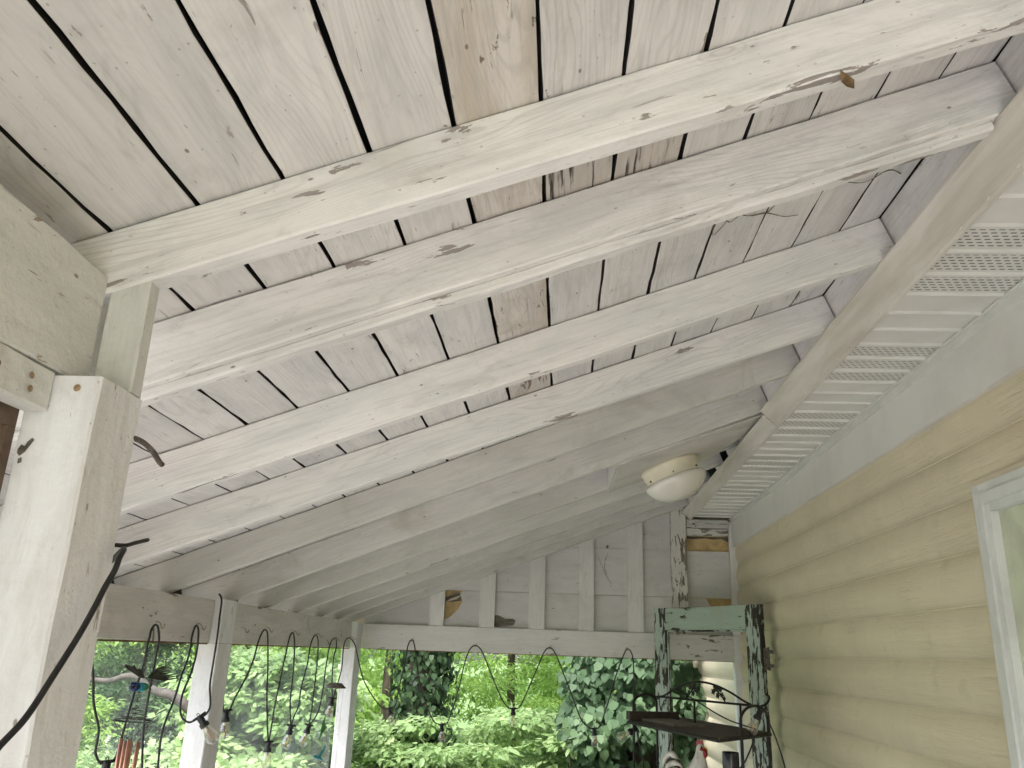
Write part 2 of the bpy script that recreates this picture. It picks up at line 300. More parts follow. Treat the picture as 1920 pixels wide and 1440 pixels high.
def m_film():
    """clear vinyl sheet, slightly cloudy"""
    m, nt, b = new_mat('cloudy_clear_vinyl'); q = N(nt); v, rnd, raw = q.coords(3)
    tr = q.n('ShaderNodeBsdfTransparent'); tr.inputs[0].default_value = (0.93, 0.94, 0.94, 1)
    df = q.n('ShaderNodeBsdfTranslucent'); df.inputs[0].default_value = (0.7, 0.72, 0.74, 1)
    d2 = q.n('ShaderNodeBsdfDiffuse'); d2.inputs[0].default_value = (0.6, 0.61, 0.62, 1)
    gl = q.n('ShaderNodeBsdfGlossy'); gl.inputs['Roughness'].default_value = 0.12
    m1 = q.n('ShaderNodeMixShader'); m1.inputs[0].default_value = 0.5; q.l(df.outputs[0], m1.inputs[1]); q.l(d2.outputs[0], m1.inputs[2])
    m2 = q.n('ShaderNodeMixShader'); q.l(q.ramp(q.noise(q.scaled(v, (1, 1, 0.3)), 2.2, 4, 0.6, 0.6), 0.35, 0.7, 0.05, 0.20), m2.inputs[0])
    q.l(tr.outputs[0], m2.inputs[1]); q.l(m1.outputs[0], m2.inputs[2])
    m3 = q.n('ShaderNodeMixShader'); m3.inputs[0].default_value = 0.04; q.l(m2.outputs[0], m3.inputs[1]); q.l(gl.outputs[0], m3.inputs[2])
    q.l(m3.outputs[0], nt.nodes['Material Output'].inputs[0])
    return m
M['film'] = m_film()
def m_mesh():
    m, nt, b = new_mat('insect_screen_mesh'); q = N(nt)
    tc = q.n('ShaderNodeTexCoord'); sep = q.n('ShaderNodeSeparateXYZ'); q.l(tc.outputs['Object'], sep.inputs[0])
    a = q.math('LESS_THAN', q.math('FRACT', q.math('MULTIPLY', sep.outputs[1], 420)), 0.35)
    c = q.math('LESS_THAN', q.math('FRACT', q.math('MULTIPLY', sep.outputs[2], 420)), 0.35)
    tr = q.n('ShaderNodeBsdfTransparent'); mx = q.n('ShaderNodeMixShader')
    b.inputs['Base Color'].default_value = (0.30, 0.23, 0.13, 1); b.inputs['Roughness'].default_value = 0.5
    q.l(q.math('MAXIMUM', a, c), mx.inputs[0]); q.l(tr.outputs[0], mx.inputs[1]); q.l(b.outputs[0], mx.inputs[2])
    q.l(mx.outputs[0], nt.nodes['Material Output'].inputs[0])
    return m
M['mesh'] = m_mesh()
def m_glass(name, col=(1, 1, 1), haze=0.0):
    m, nt, b = new_mat(name); q = N(nt)
    tr = q.n('ShaderNodeBsdfTransparent'); tr.inputs[0].default_value = (*col, 1)
    gl = q.n('ShaderNodeBsdfGlossy'); gl.inputs['Roughness'].default_value = 0.06
    fr = q.n('ShaderNodeLayerWeight'); fr.inputs[0].default_value = 0.35
    mx = q.n('ShaderNodeMixShader'); q.l(q.ramp(fr.outputs['Facing'], 0.0, 1.0, 0.07, 0.75), mx.inputs[0])
    q.l(tr.outputs[0], mx.inputs[1]); q.l(gl.outputs[0], mx.inputs[2])
    q.l(mx.outputs[0], nt.nodes['Material Output'].inputs[0])
    return m
M['bulb'] = m_glass('bulb_glass', (0.90, 0.88, 0.83))
M['filament'] = plain('amber_filament', (0.75, 0.38, 0.08), 0.4, 0, 0.1, 9, 0)
m, nt, b = new_mat('milk_glass'); b.inputs['Base Color'].default_value = (0.68, 0.65, 0.60, 1); b.inputs['Roughness'].default_value = 0.12
b.inputs['Coat Weight'].default_value = 1.0; b.inputs['Coat Roughness'].default_value = 0.03; M['milk'] = m
m, nt, b = new_mat('window_glass'); b.inputs['Base Color'].default_value = (0.03, 0.035, 0.03, 1); b.inputs['Roughness'].default_value = 0.05; M['pane'] = m
def m_rooster():
    m, nt, b = new_mat('speckled_rooster_glaze'); q = N(nt); v, r_, raw = q.coords(1)
    vo = q.n('ShaderNodeTexVoronoi'); q.l(v, vo.inputs['Vector']); vo.inputs['Scale'].default_value = 62
    sep = q.n('ShaderNodeSeparateXYZ'); q.l(raw, sep.inputs[0])
    f = q.math('MULTIPLY', q.ramp(vo.outputs['Distance'], 0.25, 0.38, 1, 0), q.ramp(sep.outputs[2], 0.20, 0.13))
    st = q.math('MULTIPLY', q.ramp(q.noise(q.scaled(v, (60, 60, 9)), 1, 3), 0.52, 0.62), 0.55)
    c = q.mix(st, (0.60, 0.58, 0.52), (0.28, 0.26, 0.22)); c = q.mix(f, c, (0.03, 0.03, 0.03))
    q.l(c, b.inputs['Base Color']); b.inputs['Roughness'].default_value = 0.4
    return m
M['rooster'] = m_rooster()

# ------------------------------------------------------------------ object helpers
def tag(o, label=None, cat=None, group=None, kind=None):
    if label: o['label'] = label
    if cat: o['category'] = cat
    if group: o['group'] = group
    if kind: o['kind'] = kind
    return o
def empty(name, loc, label, cat, group=None):
    o = bpy.data.objects.new(name, None); o.location = loc; o.empty_display_size = 0.1; C.objects.link(o)
    return tag(o, label, cat, group)
def wmat(o):
    return getattr(o, '_wm', None)
WM = {}
def link(name, me, mat, parent=None, mw=None):
    o = bpy.data.objects.new(name, me); C.objects.link(o)
    if mat is not None and not me.materials: me.materials.append(mat)
    mw = mw or Matrix.Identity(4)
    WM[o.name] = mw.copy()
    if parent is not None:
        o.parent = parent
        pw = WM.get(parent.name) or Matrix.Translation(parent.location)
        o.matrix_parent_inverse = pw.inverted()
        o.matrix_basis = mw
    else:
        o.matrix_world = mw
    return o
def mesh(name, verts, faces, smooth=False):
    me = bpy.data.meshes.new(name); me.from_pydata([tuple(v) for v in verts], [], faces); me.update()
    if smooth:
        for p in me.polygons: p.use_smooth = True
    return me
class MB:
    def __init__(s): s.v = []; s.f = []
    def add(s, vs, fs):
        k = len(s.v); s.v += [tuple(v) for v in vs]; s.f += [tuple(i + k for i in f) for f in fs]
    def box(s, x0, x1, y0, y1, z0, z1):
        s.add([(x, y, z) for x in (x0, x1) for y in (y0, y1) for z in (z0, z1)],
              [(0, 1, 3, 2), (4, 6, 7, 5), (0, 4, 5, 1), (2, 3, 7, 6), (0, 2, 6, 4), (1, 5, 7, 3)])
    def prism(s, pts, d):            # pts: 3D polygon, d: extrusion vector
        n = len(pts); s.add([Vector(p) for p in pts] + [Vector(p) + Vector(d) for p in pts],
                            [tuple(range(n))[::-1], tuple(range(n, 2 * n))] + [(i, (i + 1) % n, n + (i + 1) % n, n + i) for i in range(n)])
    def tube(s, pts, r, n=8, closed=False, cap=True):
        P = [Vector(p) for p in pts]; m_ = len(P); ring = []; rr = r if isinstance(r, (list, tuple)) else [r] * m_
        up = None
        for i in range(m_):
            if closed: t = P[(i + 1) % m_] - P[i - 1]
            else: t = P[min(i + 1, m_ - 1)] - P[max(i - 1, 0)]
            t = t.normalized() if t.length > 1e-9 else Vector((0, 0, 1))
            if up is None: up = t.orthogonal().normalized()
            up = (up - t * up.dot(t)); up = up.normalized() if up.length > 1e-6 else t.orthogonal().normalized()
            bt = t.cross(up)
            ring.append([P[i] + (up * math.cos(2 * math.pi * k / n) + bt * math.sin(2 * math.pi * k / n)) * rr[i] for k in range(n)])
        vs = [v for rg in ring for v in rg]; fs = []
        for i in range(m_ if closed else m_ - 1):
            a = i * n; b_ = ((i + 1) % m_) * n
            fs += [(a + k, a + (k + 1) % n, b_ + (k + 1) % n, b_ + k) for k in range(n)]
        if cap and not closed: fs += [tuple(range(n))[::-1], tuple(range((m_ - 1) * n, m_ * n))]
        s.add(vs, fs)
    def lathe(s, prof, n=24, o=(0, 0, 0), sx=1, sy=1):   # prof: (r,z)
        vs = []; fs = []
        for r, z in prof: vs += [(o[0] + r * sx * math.cos(2 * math.pi * k / n), o[1] + r * sy * math.sin(2 * math.pi * k / n), o[2] + z) for k in range(n)]
        for i in range(len(prof) - 1):
            fs += [(i * n + k, i * n + (k + 1) % n, (i + 1) * n + (k + 1) % n, (i + 1) * n + k) for k in range(n)]
        s.add(vs, fs)
    def build(s, name, mat, parent=None, mw=None, smooth=False):
        return link(name, mesh(name, s.v, s.f, smooth), mat, parent, mw)

def frame(o, x, y):
    """matrix with origin o, local X along x, local Y near y"""
    x = Vector(x).normalized(); y = Vector(y); y = (y - x * y.dot(x)).normalized(); z = x.cross(y)
    return Matrix(((x[0], y[0], z[0], o[0]), (x[1], y[1], z[1], o[1]), (x[2], y[2], z[2], o[2]), (0, 0, 0, 1)))
def plank(name, o, x, y, L, W, T, mat, parent=None, bev=0.003, wob=0.0012, seg=0.12, taper=0.0):
    """board: L along x, W along y, T along x×y, from corner o. Softened, slightly wavy edges."""
    n = max(1, int(L / seg)); bev = min(bev, W / 3, T / 3)
    sec = [(bev, 0), (W - bev, 0), (W, bev), (W, T - bev), (W - bev, T), (bev, T), (0, T - bev), (0, bev)]
    vs = []
    for i in range(n + 1):
        a = random.uniform(-wob, wob); b_ = random.uniform(-wob, wob); c_ = random.uniform(-wob, wob) * .7; d_ = random.uniform(-wob, wob) * .7
        for (yy, zz) in sec:
            vs.append((L * i / n, (yy if yy < W / 2 else yy - taper * (1 - i / n)) + (a if yy < W / 2 else b_) , zz + (c_ if zz < T / 2 else d_)))
    fs = []
    for i in range(n):
        fs += [(i * 8 + k, i * 8 + (k + 1) % 8, i * 8 + 8 + (k + 1) % 8, i * 8 + 8 + k) for k in range(8)]
    fs += [tuple(range(8)), tuple(range(n * 8, n * 8 + 8))[::-1]]
    fs = [f[::-1] for f in fs]
    return link(name, mesh(name, vs, fs), mat, parent, frame(o, x, y))
def catmull(P, k=6):
    P = [Vector(p) for p in P]; out = []
    for i in range(len(P) - 1):
        a = P[max(i - 1, 0)]; b_ = P[i]; c_ = P[i + 1]; d_ = P[min(i + 2, len(P) - 1)]
        for j in range(k):
            t = j / k
            out.append(0.5 * ((2 * b_) + (c_ - a) * t + (2 * a - 5 * b_ + 4 * c_ - d_) * t * t + (3 * b_ - a - 3 * c_ + d_) * t ** 3))
    out.append(P[-1]); return out

# ------------------------------------------------------------------ main dimensions (metres, from the photograph's vanishing points)
KS = 0.37                        # roof pitch
SL = math.atan(KS); CS, SN = math.cos(SL), math.sin(SL)
def roofz(x): return 1.0 + KS * x
YE = 7.05                        # gable wall
XB = -1.69                       # inner face of the eave header
XW = 1.47                        # house siding
FLOOR = -2.08
U_ = Vector((CS, 0, SN)); NV = Vector((-SN, 0, CS))       # up the slope, roof normal

# ------------------------------------------------------------------ ground
g = MB(); g.box(-160, 160, -60, 260, -3.1, -2.75); o = g.build('ground', M['lawn']); tag(o, kind='structure')
g = MB(); g.box(-14, 1.3, -9, -1.7, -2.745, -2.5); o = g.build('bounce_patio', M['bounce_patio']); tag(o, kind='structure')  # unseen pale slab behind the camera, added to bounce light upwards
g = MB(); g.box(-1.95, XW, -1.65, YE + .1, FLOOR - 0.2, FLOOR); o = g.build('porch_floor', M['floor']); tag(o, kind='structure')
g = MB(); g.box(-6.5, -2.1, -1.68, 6.5, -2.745, -2.52); o = g.build('bounce_side_path', M['path']); tag(o, kind='structure')  # unseen strip added so the bounce light is less green than lawn
g = MB(); g.box(-14, -5.2, 15, 30, -2.745, -2.72); o = g.build('driveway', M['gravel']); tag(o, kind='structure')

# ------------------------------------------------------------------ porch roof
roof = empty('porch_roof', (0, 3, 1.0), 'white painted shed roof of wide boards on sloping rafters over the porch', 'roof')
gaps = [-2.02, -1.86, -1.70, -1.55, -1.395, -1.245, -1.105, -0.975, -0.822, -0.670, -0.520, -0.365, -0.212, -0.052, 0.101, 0.256, 0.407, 0.56, 0.715, 0.87, 1.0]
Y0R = -1.55  # unseen rear end, carried back to cut light on the rafter fronts
for i in range(len(gaps) - 1):
    a, b_ = gaps[i], gaps[i + 1]
    gw = random.uniform(0.007, 0.0105) if -1.0 < a < 0.3 else random.uniform(0.004, 0.0065)
    a += gw / 2; W = (b_ - a - gw / 2) / CS
    mat = M['board_stain'] if i in (12,) else M['board_mildew'] if i in (13, 14) else M['board']
    # lower face lies on z = roofz(x); local x along -Y.. keep Y up the grain
    plank('board', (a, Y0R, roofz(a)), (0, 1, 0), U_, YE + 0.1 - Y0R, W, 0.026, mat, roof, 0.0012, 0.0018, 0.07)
# (plank thickness direction = y × slope = downwards or upwards: fixed below)
for o in [x for x in roof.children if x.name.startswith('board')]:
    mw = WM[o.name]
    o.data.materials.append(M['raw_gap_shade'])
    for p_ in o.data.polygons:
        if abs(p_.normal.y) > .9: p_.material_index = 1     # unpainted sawn edges, near black to hold the shade of the gaps
    if mw.col[2][2] < 0:                      # flip so that the thickness goes up, above the rafters
        mw2 = mw @ Matrix.Translation((0, 0, -0.026)); o.matrix_basis = mw2; WM[o.name] = mw2
g = MB(); a0 = Vector((-2.05, 0, roofz(-2.05))) + NV * 0.050
p = [a0 + Vector((0, Y0R - .05, 0)), a0 + Vector((3.45, 0, 3.45 * KS)) + Vector((0, Y0R - .05, 0)), a0 + Vector((3.45, 0, 3.45 * KS)) + Vector((0, YE + .3, 0)), a0 + Vector((0, YE + .3, 0))]
g.prism(p, NV * 0.004); g.build('tar_paper', M['roofing'], roof)
g = MB(); g.prism([q + NV * 0.012 for q in p], NV * 0.02); g.build('shingles', M['shingle'], roof)

# rafters: (y at X=-1.7, y at X=1.0, thickness, depth, material)
RF = [(1.245, 1.300, 0.048, 0.142, 'rafter_worn_lit'), (1.60, 1.655, 0.050, 0.137, 'rafter_worn_lit'), (2.365, 2.39, 0.045, 0.136, 'rafter'), (2.965, 2.985, 0.043, 0.136, 'rafter'),
      (3.62, 3.47, 0.042, 0.14, 'rafter_far_shade'), (4.30, 4.08, 0.042, 0.142, 'rafter_far_shade'), (4.86, 4.84, 0.042, 0.14, 'rafter_far_shade'), (5.45, 5.36, 0.042, 0.14, 'rafter_far_shade'),
      (6.02, 5.92, 0.042, 0.14, 'rafter_far_shade'), (6.50, 6.40, 0.042, 0.14, 'rafter_far_shade'), (6.95, 6.90, 0.042, 0.145, 'rafter_far_shade'), (0.02, 0.04, 0.045, 0.138, 'rafter'), (-0.62, -0.6, 0.045, 0.138, 'rafter'), (-1.25, -1.23, 0.045, 0.138, 'rafter')]
for i, (ya, yb, t, d, mt) in enumerate(RF):
    xa = -2.0 if ya > 1.4 else -0.885
    xe = 0.995
    if i in (7, 8, 9): xe = 1.0
    yA = ya + (yb - ya) * (xa + 1.7) / 2.7
    A = Vector((xa, yA, roofz(xa))); B = Vector((xe, yb, roofz(xe)))
    dirv = (B - A)
    # width direction = downwards, thickness away from camera (+Y)
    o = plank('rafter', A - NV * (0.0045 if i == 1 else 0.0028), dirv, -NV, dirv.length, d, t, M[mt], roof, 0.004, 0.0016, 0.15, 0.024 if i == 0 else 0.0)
    mw = WM[o.name]
    if mw.col[2][1] < 0: 
        mw2 = mw @ Matrix.Translation((0, 0, -t)); o.matrix_basis = mw2; WM[o.name] = mw2
# a thin strip sistered under rafter two
A = Vector((-1.98, 1.612, roofz(-1.98))) - NV * 0.139; B = Vector((0.925, 1.672, roofz(0.925))) - NV * 0.139
o = plank('rafter_strip', A, B - A, -NV, (B - A).length, 0.024, 0.042, M['rafter_worn_lit'], roof, 0.006, 0.002, 0.1)
mw = WM[o.name]
if mw.col[2][1] < 0:
    mw2 = mw @ Matrix.Translation((0, 0, -0.042)); o.matrix_basis = mw2; WM[o.name] = mw2
# nailer board square to the slope that the rafters butt against
P0 = Vector((1.002, Y0R, roofz(1.002)))
for ya, yb in ((Y0R, 4.10), (4.13, 5.20), (5.50, 5.62), (5.95, YE)):
    plank('nailer_board', (P0.x, ya, P0.z), (0, 1, 0), -NV, yb - ya, 0.19, 0.02, M['board'], roof, 0.002, 0.001, 0.2)
    oo = [x for x in roof.children if x.name.startswith('nailer_board')][-1]
    mw = WM[oo.name]
    if mw.col[2][0] < 0:
        mw2 = mw @ Matrix.Translation((0, 0, -0.02)); oo.matrix_basis = mw2; WM[oo.name] = mw2
# mounting board for the lamp, flush under the rafters, with an end block
zb = lambda x: roofz(x) - 0.150 - 0.004
pm = MB()
def onb(x, y, dz=0): return (x, y, zb(x) + dz)
pm.prism([onb(0.265, 4.165), onb(1.03, 4.145), onb(1.03, 4.50), onb(0.86, 4.885), onb(0.265, 4.885)], (0, 0, -0.010))
pm.build('mounting_board', M['rafter_far_shade'], roof)
pm = MB(); pm.prism([(0.262, 4.20, roofz(.262) - .002), (0.262, 4.20, zb(.262) - .004), (0.262, 4.84, zb(.262) - .004), (0.262, 4.84, roofz(.262) - .002)], (0.02, 0, 0)); pm.build('end_block', M['stud'], roof)
# outer eave board, closes the rafter tails; near black puts gap shade into it
plank('eave_board', (-2.02, Y0R + 2.1, 0.03), (0, 1, 0), (0, 0, 1), YE - Y0R - 2.0, 0.24, 0.022, M['raw_gap_shade'], roof)
# metal light bracket pieces in the eave gap
for yy in (2.93, 3.72, 4.5):
    pm = MB(); pm.box(-1.80, -1.775, yy, yy + 0.05, 0.215, 0.25); pm.build('bracket', M['rust'], roof)

# ------------------------------------------------------------------ eave header, posts
hd = empty('header_beam', (XB, 4.5, 0), 'long weathered white header beam under the rafter tails on the left', 'beam')
plank('beam_board', (XB - 0.045, 1.45, 0.0), (0, 1, 0), (0, 0, 1), 5.35, 0.200, 0.045, M['beam'], hd, 0.003, 0.001, 0.2)
plank('beam_board', (XB - 0.093, 1.45, 0.004), (0, 1, 0), (0, 0, 1), 5.45, 0.19, 0.042, M['beam'], hd, 0.003, 0.001, 0.2)
pm = MB(); pm.box(XB - 0.088, XB - 0.004, 1.5, 6.8, -0.008, -0.001); pm.build('bottom_edge', M['redwood'], hd)
for o in hd.children:
    if o.name.startswith('beam_board'):
        mw = WM[o.name]
        if mw.col[2][0] < 0:
            T_ = 0.045 if abs(mw.translation.x - (XB - .045)) < .01 else 0.042
            mw2 = mw @ Matrix.Translation((0, 0, -T_)); o.matrix_basis = mw2; WM[o.name] = mw2

def hewn(name, x0, x1, y0, y1, z0, z1, mat, parent, wob=0.003, bev=0.006):
    """upright timber, grain (local X) vertical"""
    o = plank(name, (x0, y0, z0), (0, 0, 1), (1, 0, 0), z1 - z0, x1 - x0, y1 - y0, mat, parent, bev, wob, 0.09)
    mw = WM[o.name]
    # thickness dir = z × x = +y
    return o
p1 = empty('porch_post', (-0.79, 1.25, FLOOR), 'thick white hewn post in the left foreground carrying the near header', 'post', 'white porch posts')
hewn('post_body', -0.844, -0.727, 1.18, 1.312, FLOOR, 0.392, M['post'], p1, 0.0022, 0.004)
hewn('cripple_block', -0.798, -0.727, 1.268, 1.306, 0.394, 0.602, M['near_beam'], p1, 0.0015, 0.004)
p2 = empty('porch_post', (-1.69, 4.1, FLOOR), 'middle white post under the left header with a black cable on it', 'post', 'white porch posts')
hewn('post_body', -1.745, -1.640, 4.03, 4.20, FLOOR, -0.002, M['post'], p2, 0.0012, 0.004)
hewn('post_face_board', XB + 0.002, -1.640, 4.03, 4.20, 0.0, 0.204, M['post'], p2, 0.001, 0.003)
p3 = empty('porch_post', (-1.70, 6.95, FLOOR), 'white corner post where the left header meets the gable beam', 'post', 'white porch posts')
hewn('post_body', -1.755, -1.645, 6.80, 7.00, FLOOR, -0.002, M['post'], p3, 0.0012, 0.004)
hewn('post_face_board', XB + 0.002, -1.645, 6.80, 7.00, 0.0, 0.200, M['post'], p3, 0.001, 0.003)

# near header over the screened bay
nh = empty('near_header', (-0.83, 0.3, 0.31), 'near left header of two thickly painted beams joining the hewn post', 'beam')
def ybeam(name, x_in, y0, y1, z0, z1, t, mat, parent, wob=0.003, bev=0.006):
    return plank(name, (x_in - t, y1, z0), (0, -1, 0), (0, 0, 1), y1 - y0, z1 - z0, t, mat, parent, bev, wob, 0.07) if False else _yb(name, x_in, y0, y1, z0, z1, t, mat, parent, wob, bev)
def _yb(name, x_in, y0, y1, z0, z1, t, mat, parent, wob, bev):
    o = plank(name, (x_in - t, y0, z0), (0, 1, 0), (0, 0, 1), y1 - y0, z1 - z0, t, mat, parent, bev, wob, 0.07)
    return o                      # y × z = +x : thickness goes towards +X
ybeam('upper_beam', -0.800, -1.5, 1.262, 0.4, 0.606, 0.06, M['near_beam'], nh, 0.0025, 0.004)
ybeam('lower_beam', -0.802, -1.5, 1.1765, 0.332, 0.397, 0.042, M['near_beam'], nh, 0.002, 0.003)
ybeam('gap_filler', -0.864, -1.5, 1.40, 0.40, 0.655, 0.04, M['near_beam'], nh, 0.002, 0.004)  # added behind the gap by the post to block the bright background
# bare nail heads and scars
for (y, z) in ((1.120, .372), (1.123, .352), (1.045, .365), (0.93, .375)):
    pm = MB(); pm.lathe([(0.0001, 0.002), (0.004, 0.0015), (0.0055, 0.0)], 10)
    pm.build('nail_head', M['nailrust'], nh, Matrix.Translation((-0.7985, y, z)) @ Matrix.Rotation(math.pi / 2, 4, 'Y'), True)

for (x, z, rr0) in ((-0.763, 0.372, .006),):
    pm = MB(); pm.lathe([(0.0001, 0.002), (rr0 * .8, 0.0015), (rr0, 0.0)], 12)
    pm.build('nail_head', M['nailrust'], p1, Matrix.Translation((x, 1.1795, z)) @ Matrix.Rotation(math.pi / 2, 4, 'X'), True)
pm = MB()
for pl in ([(-.842, .272), (-.838, .279), (-.832, .277), (-.829, .284), (-.823, .290), (-.820, .287), (-.826, .277), (-.831, .268), (-.838, .262), (-.842, .266)], [(-.838, .257), (-.834, .259), (-.833, .252), (-.838, .250)]):
    pm.prism([(x + .006, 1.1783, z) for x, z in pl], (0, 0.003, 0))
pm.build('bare_patch', M['greywood'], p1)
# insect screen in the near left bay
sc_ = empty('window_screen', (-0.87, 0.3, FLOOR), 'brown framed insect screen beside the hewn post at the left edge', 'screen')
pm = MB(); pm.box(-0.866, -0.8475, -1.5, 1.1785, 0.305, 0.336); pm.box(-0.866, -0.8475, 1.160, 1.1785, -1.9, 0.3045); pm.build('frame', M['brownframe'], sc_)
pm = MB(); pm.add([(-0.857, -1.5, -1.9), (-0.857, 1.160, -1.9), (-0.857, 1.160, 0.305), (-0.857, -1.5, 0.305)], [(0, 1, 2, 3)]); pm.build('screen_mesh', M['mesh'], sc_)

# hooks on post one
hk = MB(); hk.tube(catmull([(-0.735, 1.302, 0.326), (-0.722, 1.325, 0.323), (-0.712, 1.345, 0.312), (-0.712, 1.375, 0.300), (-0.712, 1.388, 0.297)], 4), [0.005] * 17, 8)
tag(hk.build('bent_nail', M['rust'], smooth=True), 'rusty bent spike sticking out behind the hewn post', 'nail')
hk = MB(); hk.tube(catmull([(-0.735, 1.30, 0.146), (-0.72, 1.325, 0.147), (-0.715, 1.35, 0.155), (-0.715, 1.389, 0.165)], 4), 0.0035, 8)
tag(hk.build('cup_hook', M['wire'], smooth=True), 'dark hook behind the hewn post above the black cable', 'hook')
cb = MB(); cb.tube(catmull([(-0.81, 1.37, 0.04), (-0.770, 1.350, 0.100), (-0.730, 1.326, 0.131), (-0.704, 1.296, 0.138), (-0.696, 1.272, 0.121), (-0.694, 1.262, 0.102), (-0.694, 1.244, 0.077), (-0.694, 1.226, 0.047), (-0.694, 1.197, 0.004), (-0.694, 1.152, -0.052), (-0.694, 1.111, -0.100), (-0.694, 1.068, -0.131), (-0.69, 1.0, -0.175), (-0.68, 0.85, -0.22), (-0.66, 0.5, -0.28), (-0.66, 0.0, -0.3)], 6), 0.0045, 10)
tag(cb.build('black_cable', M['black'], smooth=True), 'thick black cable looping down from behind the hewn post across its side', 'cable')

# ------------------------------------------------------------------ gable wall
gw = empty('gable_wall', (0, YE, 0), 'white studded gable wall with cracked panels at the far end of the porch', 'wall')
plank('gable_beam', (-1.644, YE, 0.0), (1, 0, 0), (0, 0, 1), 3.035, 0.198, 0.05, M['stud'], gw, 0.003, 0.001, 0.25)
o = [x for x in gw.children][-1]; mw = WM[o.name]; mw2 = Matrix.Translation((0, 0.05, 0)) @ mw
o.matrix_basis = mw2; WM[o.name] = mw2
pm = MB(); pm.box(-1.64, 1.38, YE + .004, YE + 0.08, -0.006, -0.001); pm.build('bottom_edge', M['redwood'], gw)
studs = [(-1.108, -0.983), (-0.689, -0.561), (-0.278, -0.146), (0.138, 0.262), (0.543, 0.671)]
for a, b_ in studs:
    z1a, z1b = roofz(a) - .06, roofz(b_) - .06
    pm = MB(); z0 = 0.199
    n = 8
    L = []
    pm.prism([(a, YE, z0), (b_, YE, z0), (b_, YE, z1b), (a, YE, z1a)], (0, 0.04, 0))
    me = mesh('stud', [(v[2], v[0], v[1]) for v in pm.v], [f[::-1] for f in pm.f])        # local X up: grain
    link('stud', me, M['stud'], gw, Matrix(((0, 1, 0, 0), (0, 0, 1, 0), (1, 0, 0, 0), (0, 0, 0, 1))))
hewn('peeling_stud', 0.905, 1.034, YE - 0.02, YE + 0.04, 0.199, 1.235, M['peeled'], gw, 0.002, 0.004)
# sheathing panels in every bay, with the joints at .492 and .876; some have pieces broken out
def panel(pts, depth=0.012, y=YE + 0.042, mat='gable'):
    m_ = MB(); m_.prism([(x, y, z) for x, z in pts], (0, depth, 0)); m_.build('sheathing_panel', M[mat], gw)
bays = [(-1.66, -1.10), (-0.99, -0.68), (-0.57, -0.27), (-0.155, 0.145), (0.255, 0.55), (0.665, 0.91), (1.03, 1.40)]
J = [0.19, 0.4905, 0.8755, 1.30]; g_ = 0.0035
for bi, (a, b_) in enumerate(bays):
    for j in range(3):
        z0 = J[j] + (g_ / 2 if j else 0); z1 = J[j + 1] - g_ / 2
        if roofz(b_) - .10 < z0: continue
        # the first bay holds a broken hole at its upper left; the second a torn flap; the last an open strip
        if bi == 6 and j == 2: continue
        def top(x): return min(z1, roofz(x) - 0.08)
        pts = [(a, z0), (b_, z0), (b_, top(b_))]
        xc = (z1 + 0.08 - 1) / KS
        if a < xc < b_: pts.append((xc, z1))
        pts.append((a, top(a)))
        if bi == 1 and j == 0:
            pts = [(a, z0), (b_, z0), (b_, z1), (-0.835, z1), (-0.86, 0.47), (-0.838, 0.405), (-0.875, 0.335), (-0.925, 0.285), (-0.955, 0.262), (a, 0.255)]
        if bi == 6 and j == 0:
            pts = [(a, z0), (b_, z0), (b_, 0.33), (1.25, 0.375), (1.19, z1), (a, z1)]
        yy = YE + 0.042 + random.uniform(-0.0015, 0.0015)
        panel(pts, y=yy)
pm = MB(); pm.box(-1.05, 1.42, YE + 0.066, YE + 0.075, 0.19, 1.15); pm.build('insulation_board', M['foam'], gw)
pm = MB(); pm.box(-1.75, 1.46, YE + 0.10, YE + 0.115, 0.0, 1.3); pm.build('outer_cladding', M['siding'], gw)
# torn paper splinters in the hole, a folded flap, the broken edge pieces
for pts in ([(-0.985, .43), (-.90, .47), (-.862, .468), (-.845, .41), (-.90, .40), (-.985, .395)],):
    pm = MB(); pm.prism([(x, YE + 0.05, z) for x, z in pts], (0, 0.004, 0.0)); pm.build('torn_layer', M['greywood'], gw)
for k in range(6):
    x = -0.98 + .016 * k; pm = MB(); pm.tube([(x, YE + .045, .395 + .004 * k), (x + .05, YE + .043, .425 + .006 * k), (x + .085, YE + .046, .432 + .006 * k)], 0.0022, 5); pm.build('splinter', M['jchannel'], gw)
pm = MB(); pm.prism([(-0.56, YE + .038, .205), (-0.40, YE + .028, .225), (-.385, YE + .020, .262), (-.41, YE + .03, .275), (-.47, YE + .034, .272), (-.53, YE + .04, .30), (-.56, YE + .041, .30)], (0, 0.003, 0)); pm.build('torn_flap', M['greywood'], gw)
# boxed end of the house eave: peeled trim boards above, open yellow strip, side trim
plank('eave_end_board', (1.042, YE + .02, 1.062), (1, 0, 0), (0, 0, 1), 0.345, 0.074, 0.03, M['peeled'], gw)
plank('eave_end_board', (1.042, YE + .026, 1.000), (1, 0, 0), (0, 0, 1), 0.345, 0.060, 0.03, M['peeled'], gw)
pm = MB(); pm.prism([(1.04, YE + .06, .998), (1.40, YE + .06, .998), (1.40, YE + .06, .955), (1.34, YE + .06, .985), (1.28, YE + .06, .978), (1.2, YE + .06, .985), (1.1, YE + .06, .975), (1.04, YE + .06, .985)], (0, 0.003, 0)); pm.build('torn_layer', M['greywood'], gw)
hewn('side_trim', 1.392, 1.452, YE - 0.01, YE + 0.03, 0.20, 1.118, M['stud'], gw, 0.001, 0.002)
hewn('side_post', 1.392, 1.462, YE - 0.01, YE + 0.08, FLOOR, 0.196, M['post'], gw, 0.001, 0.003)

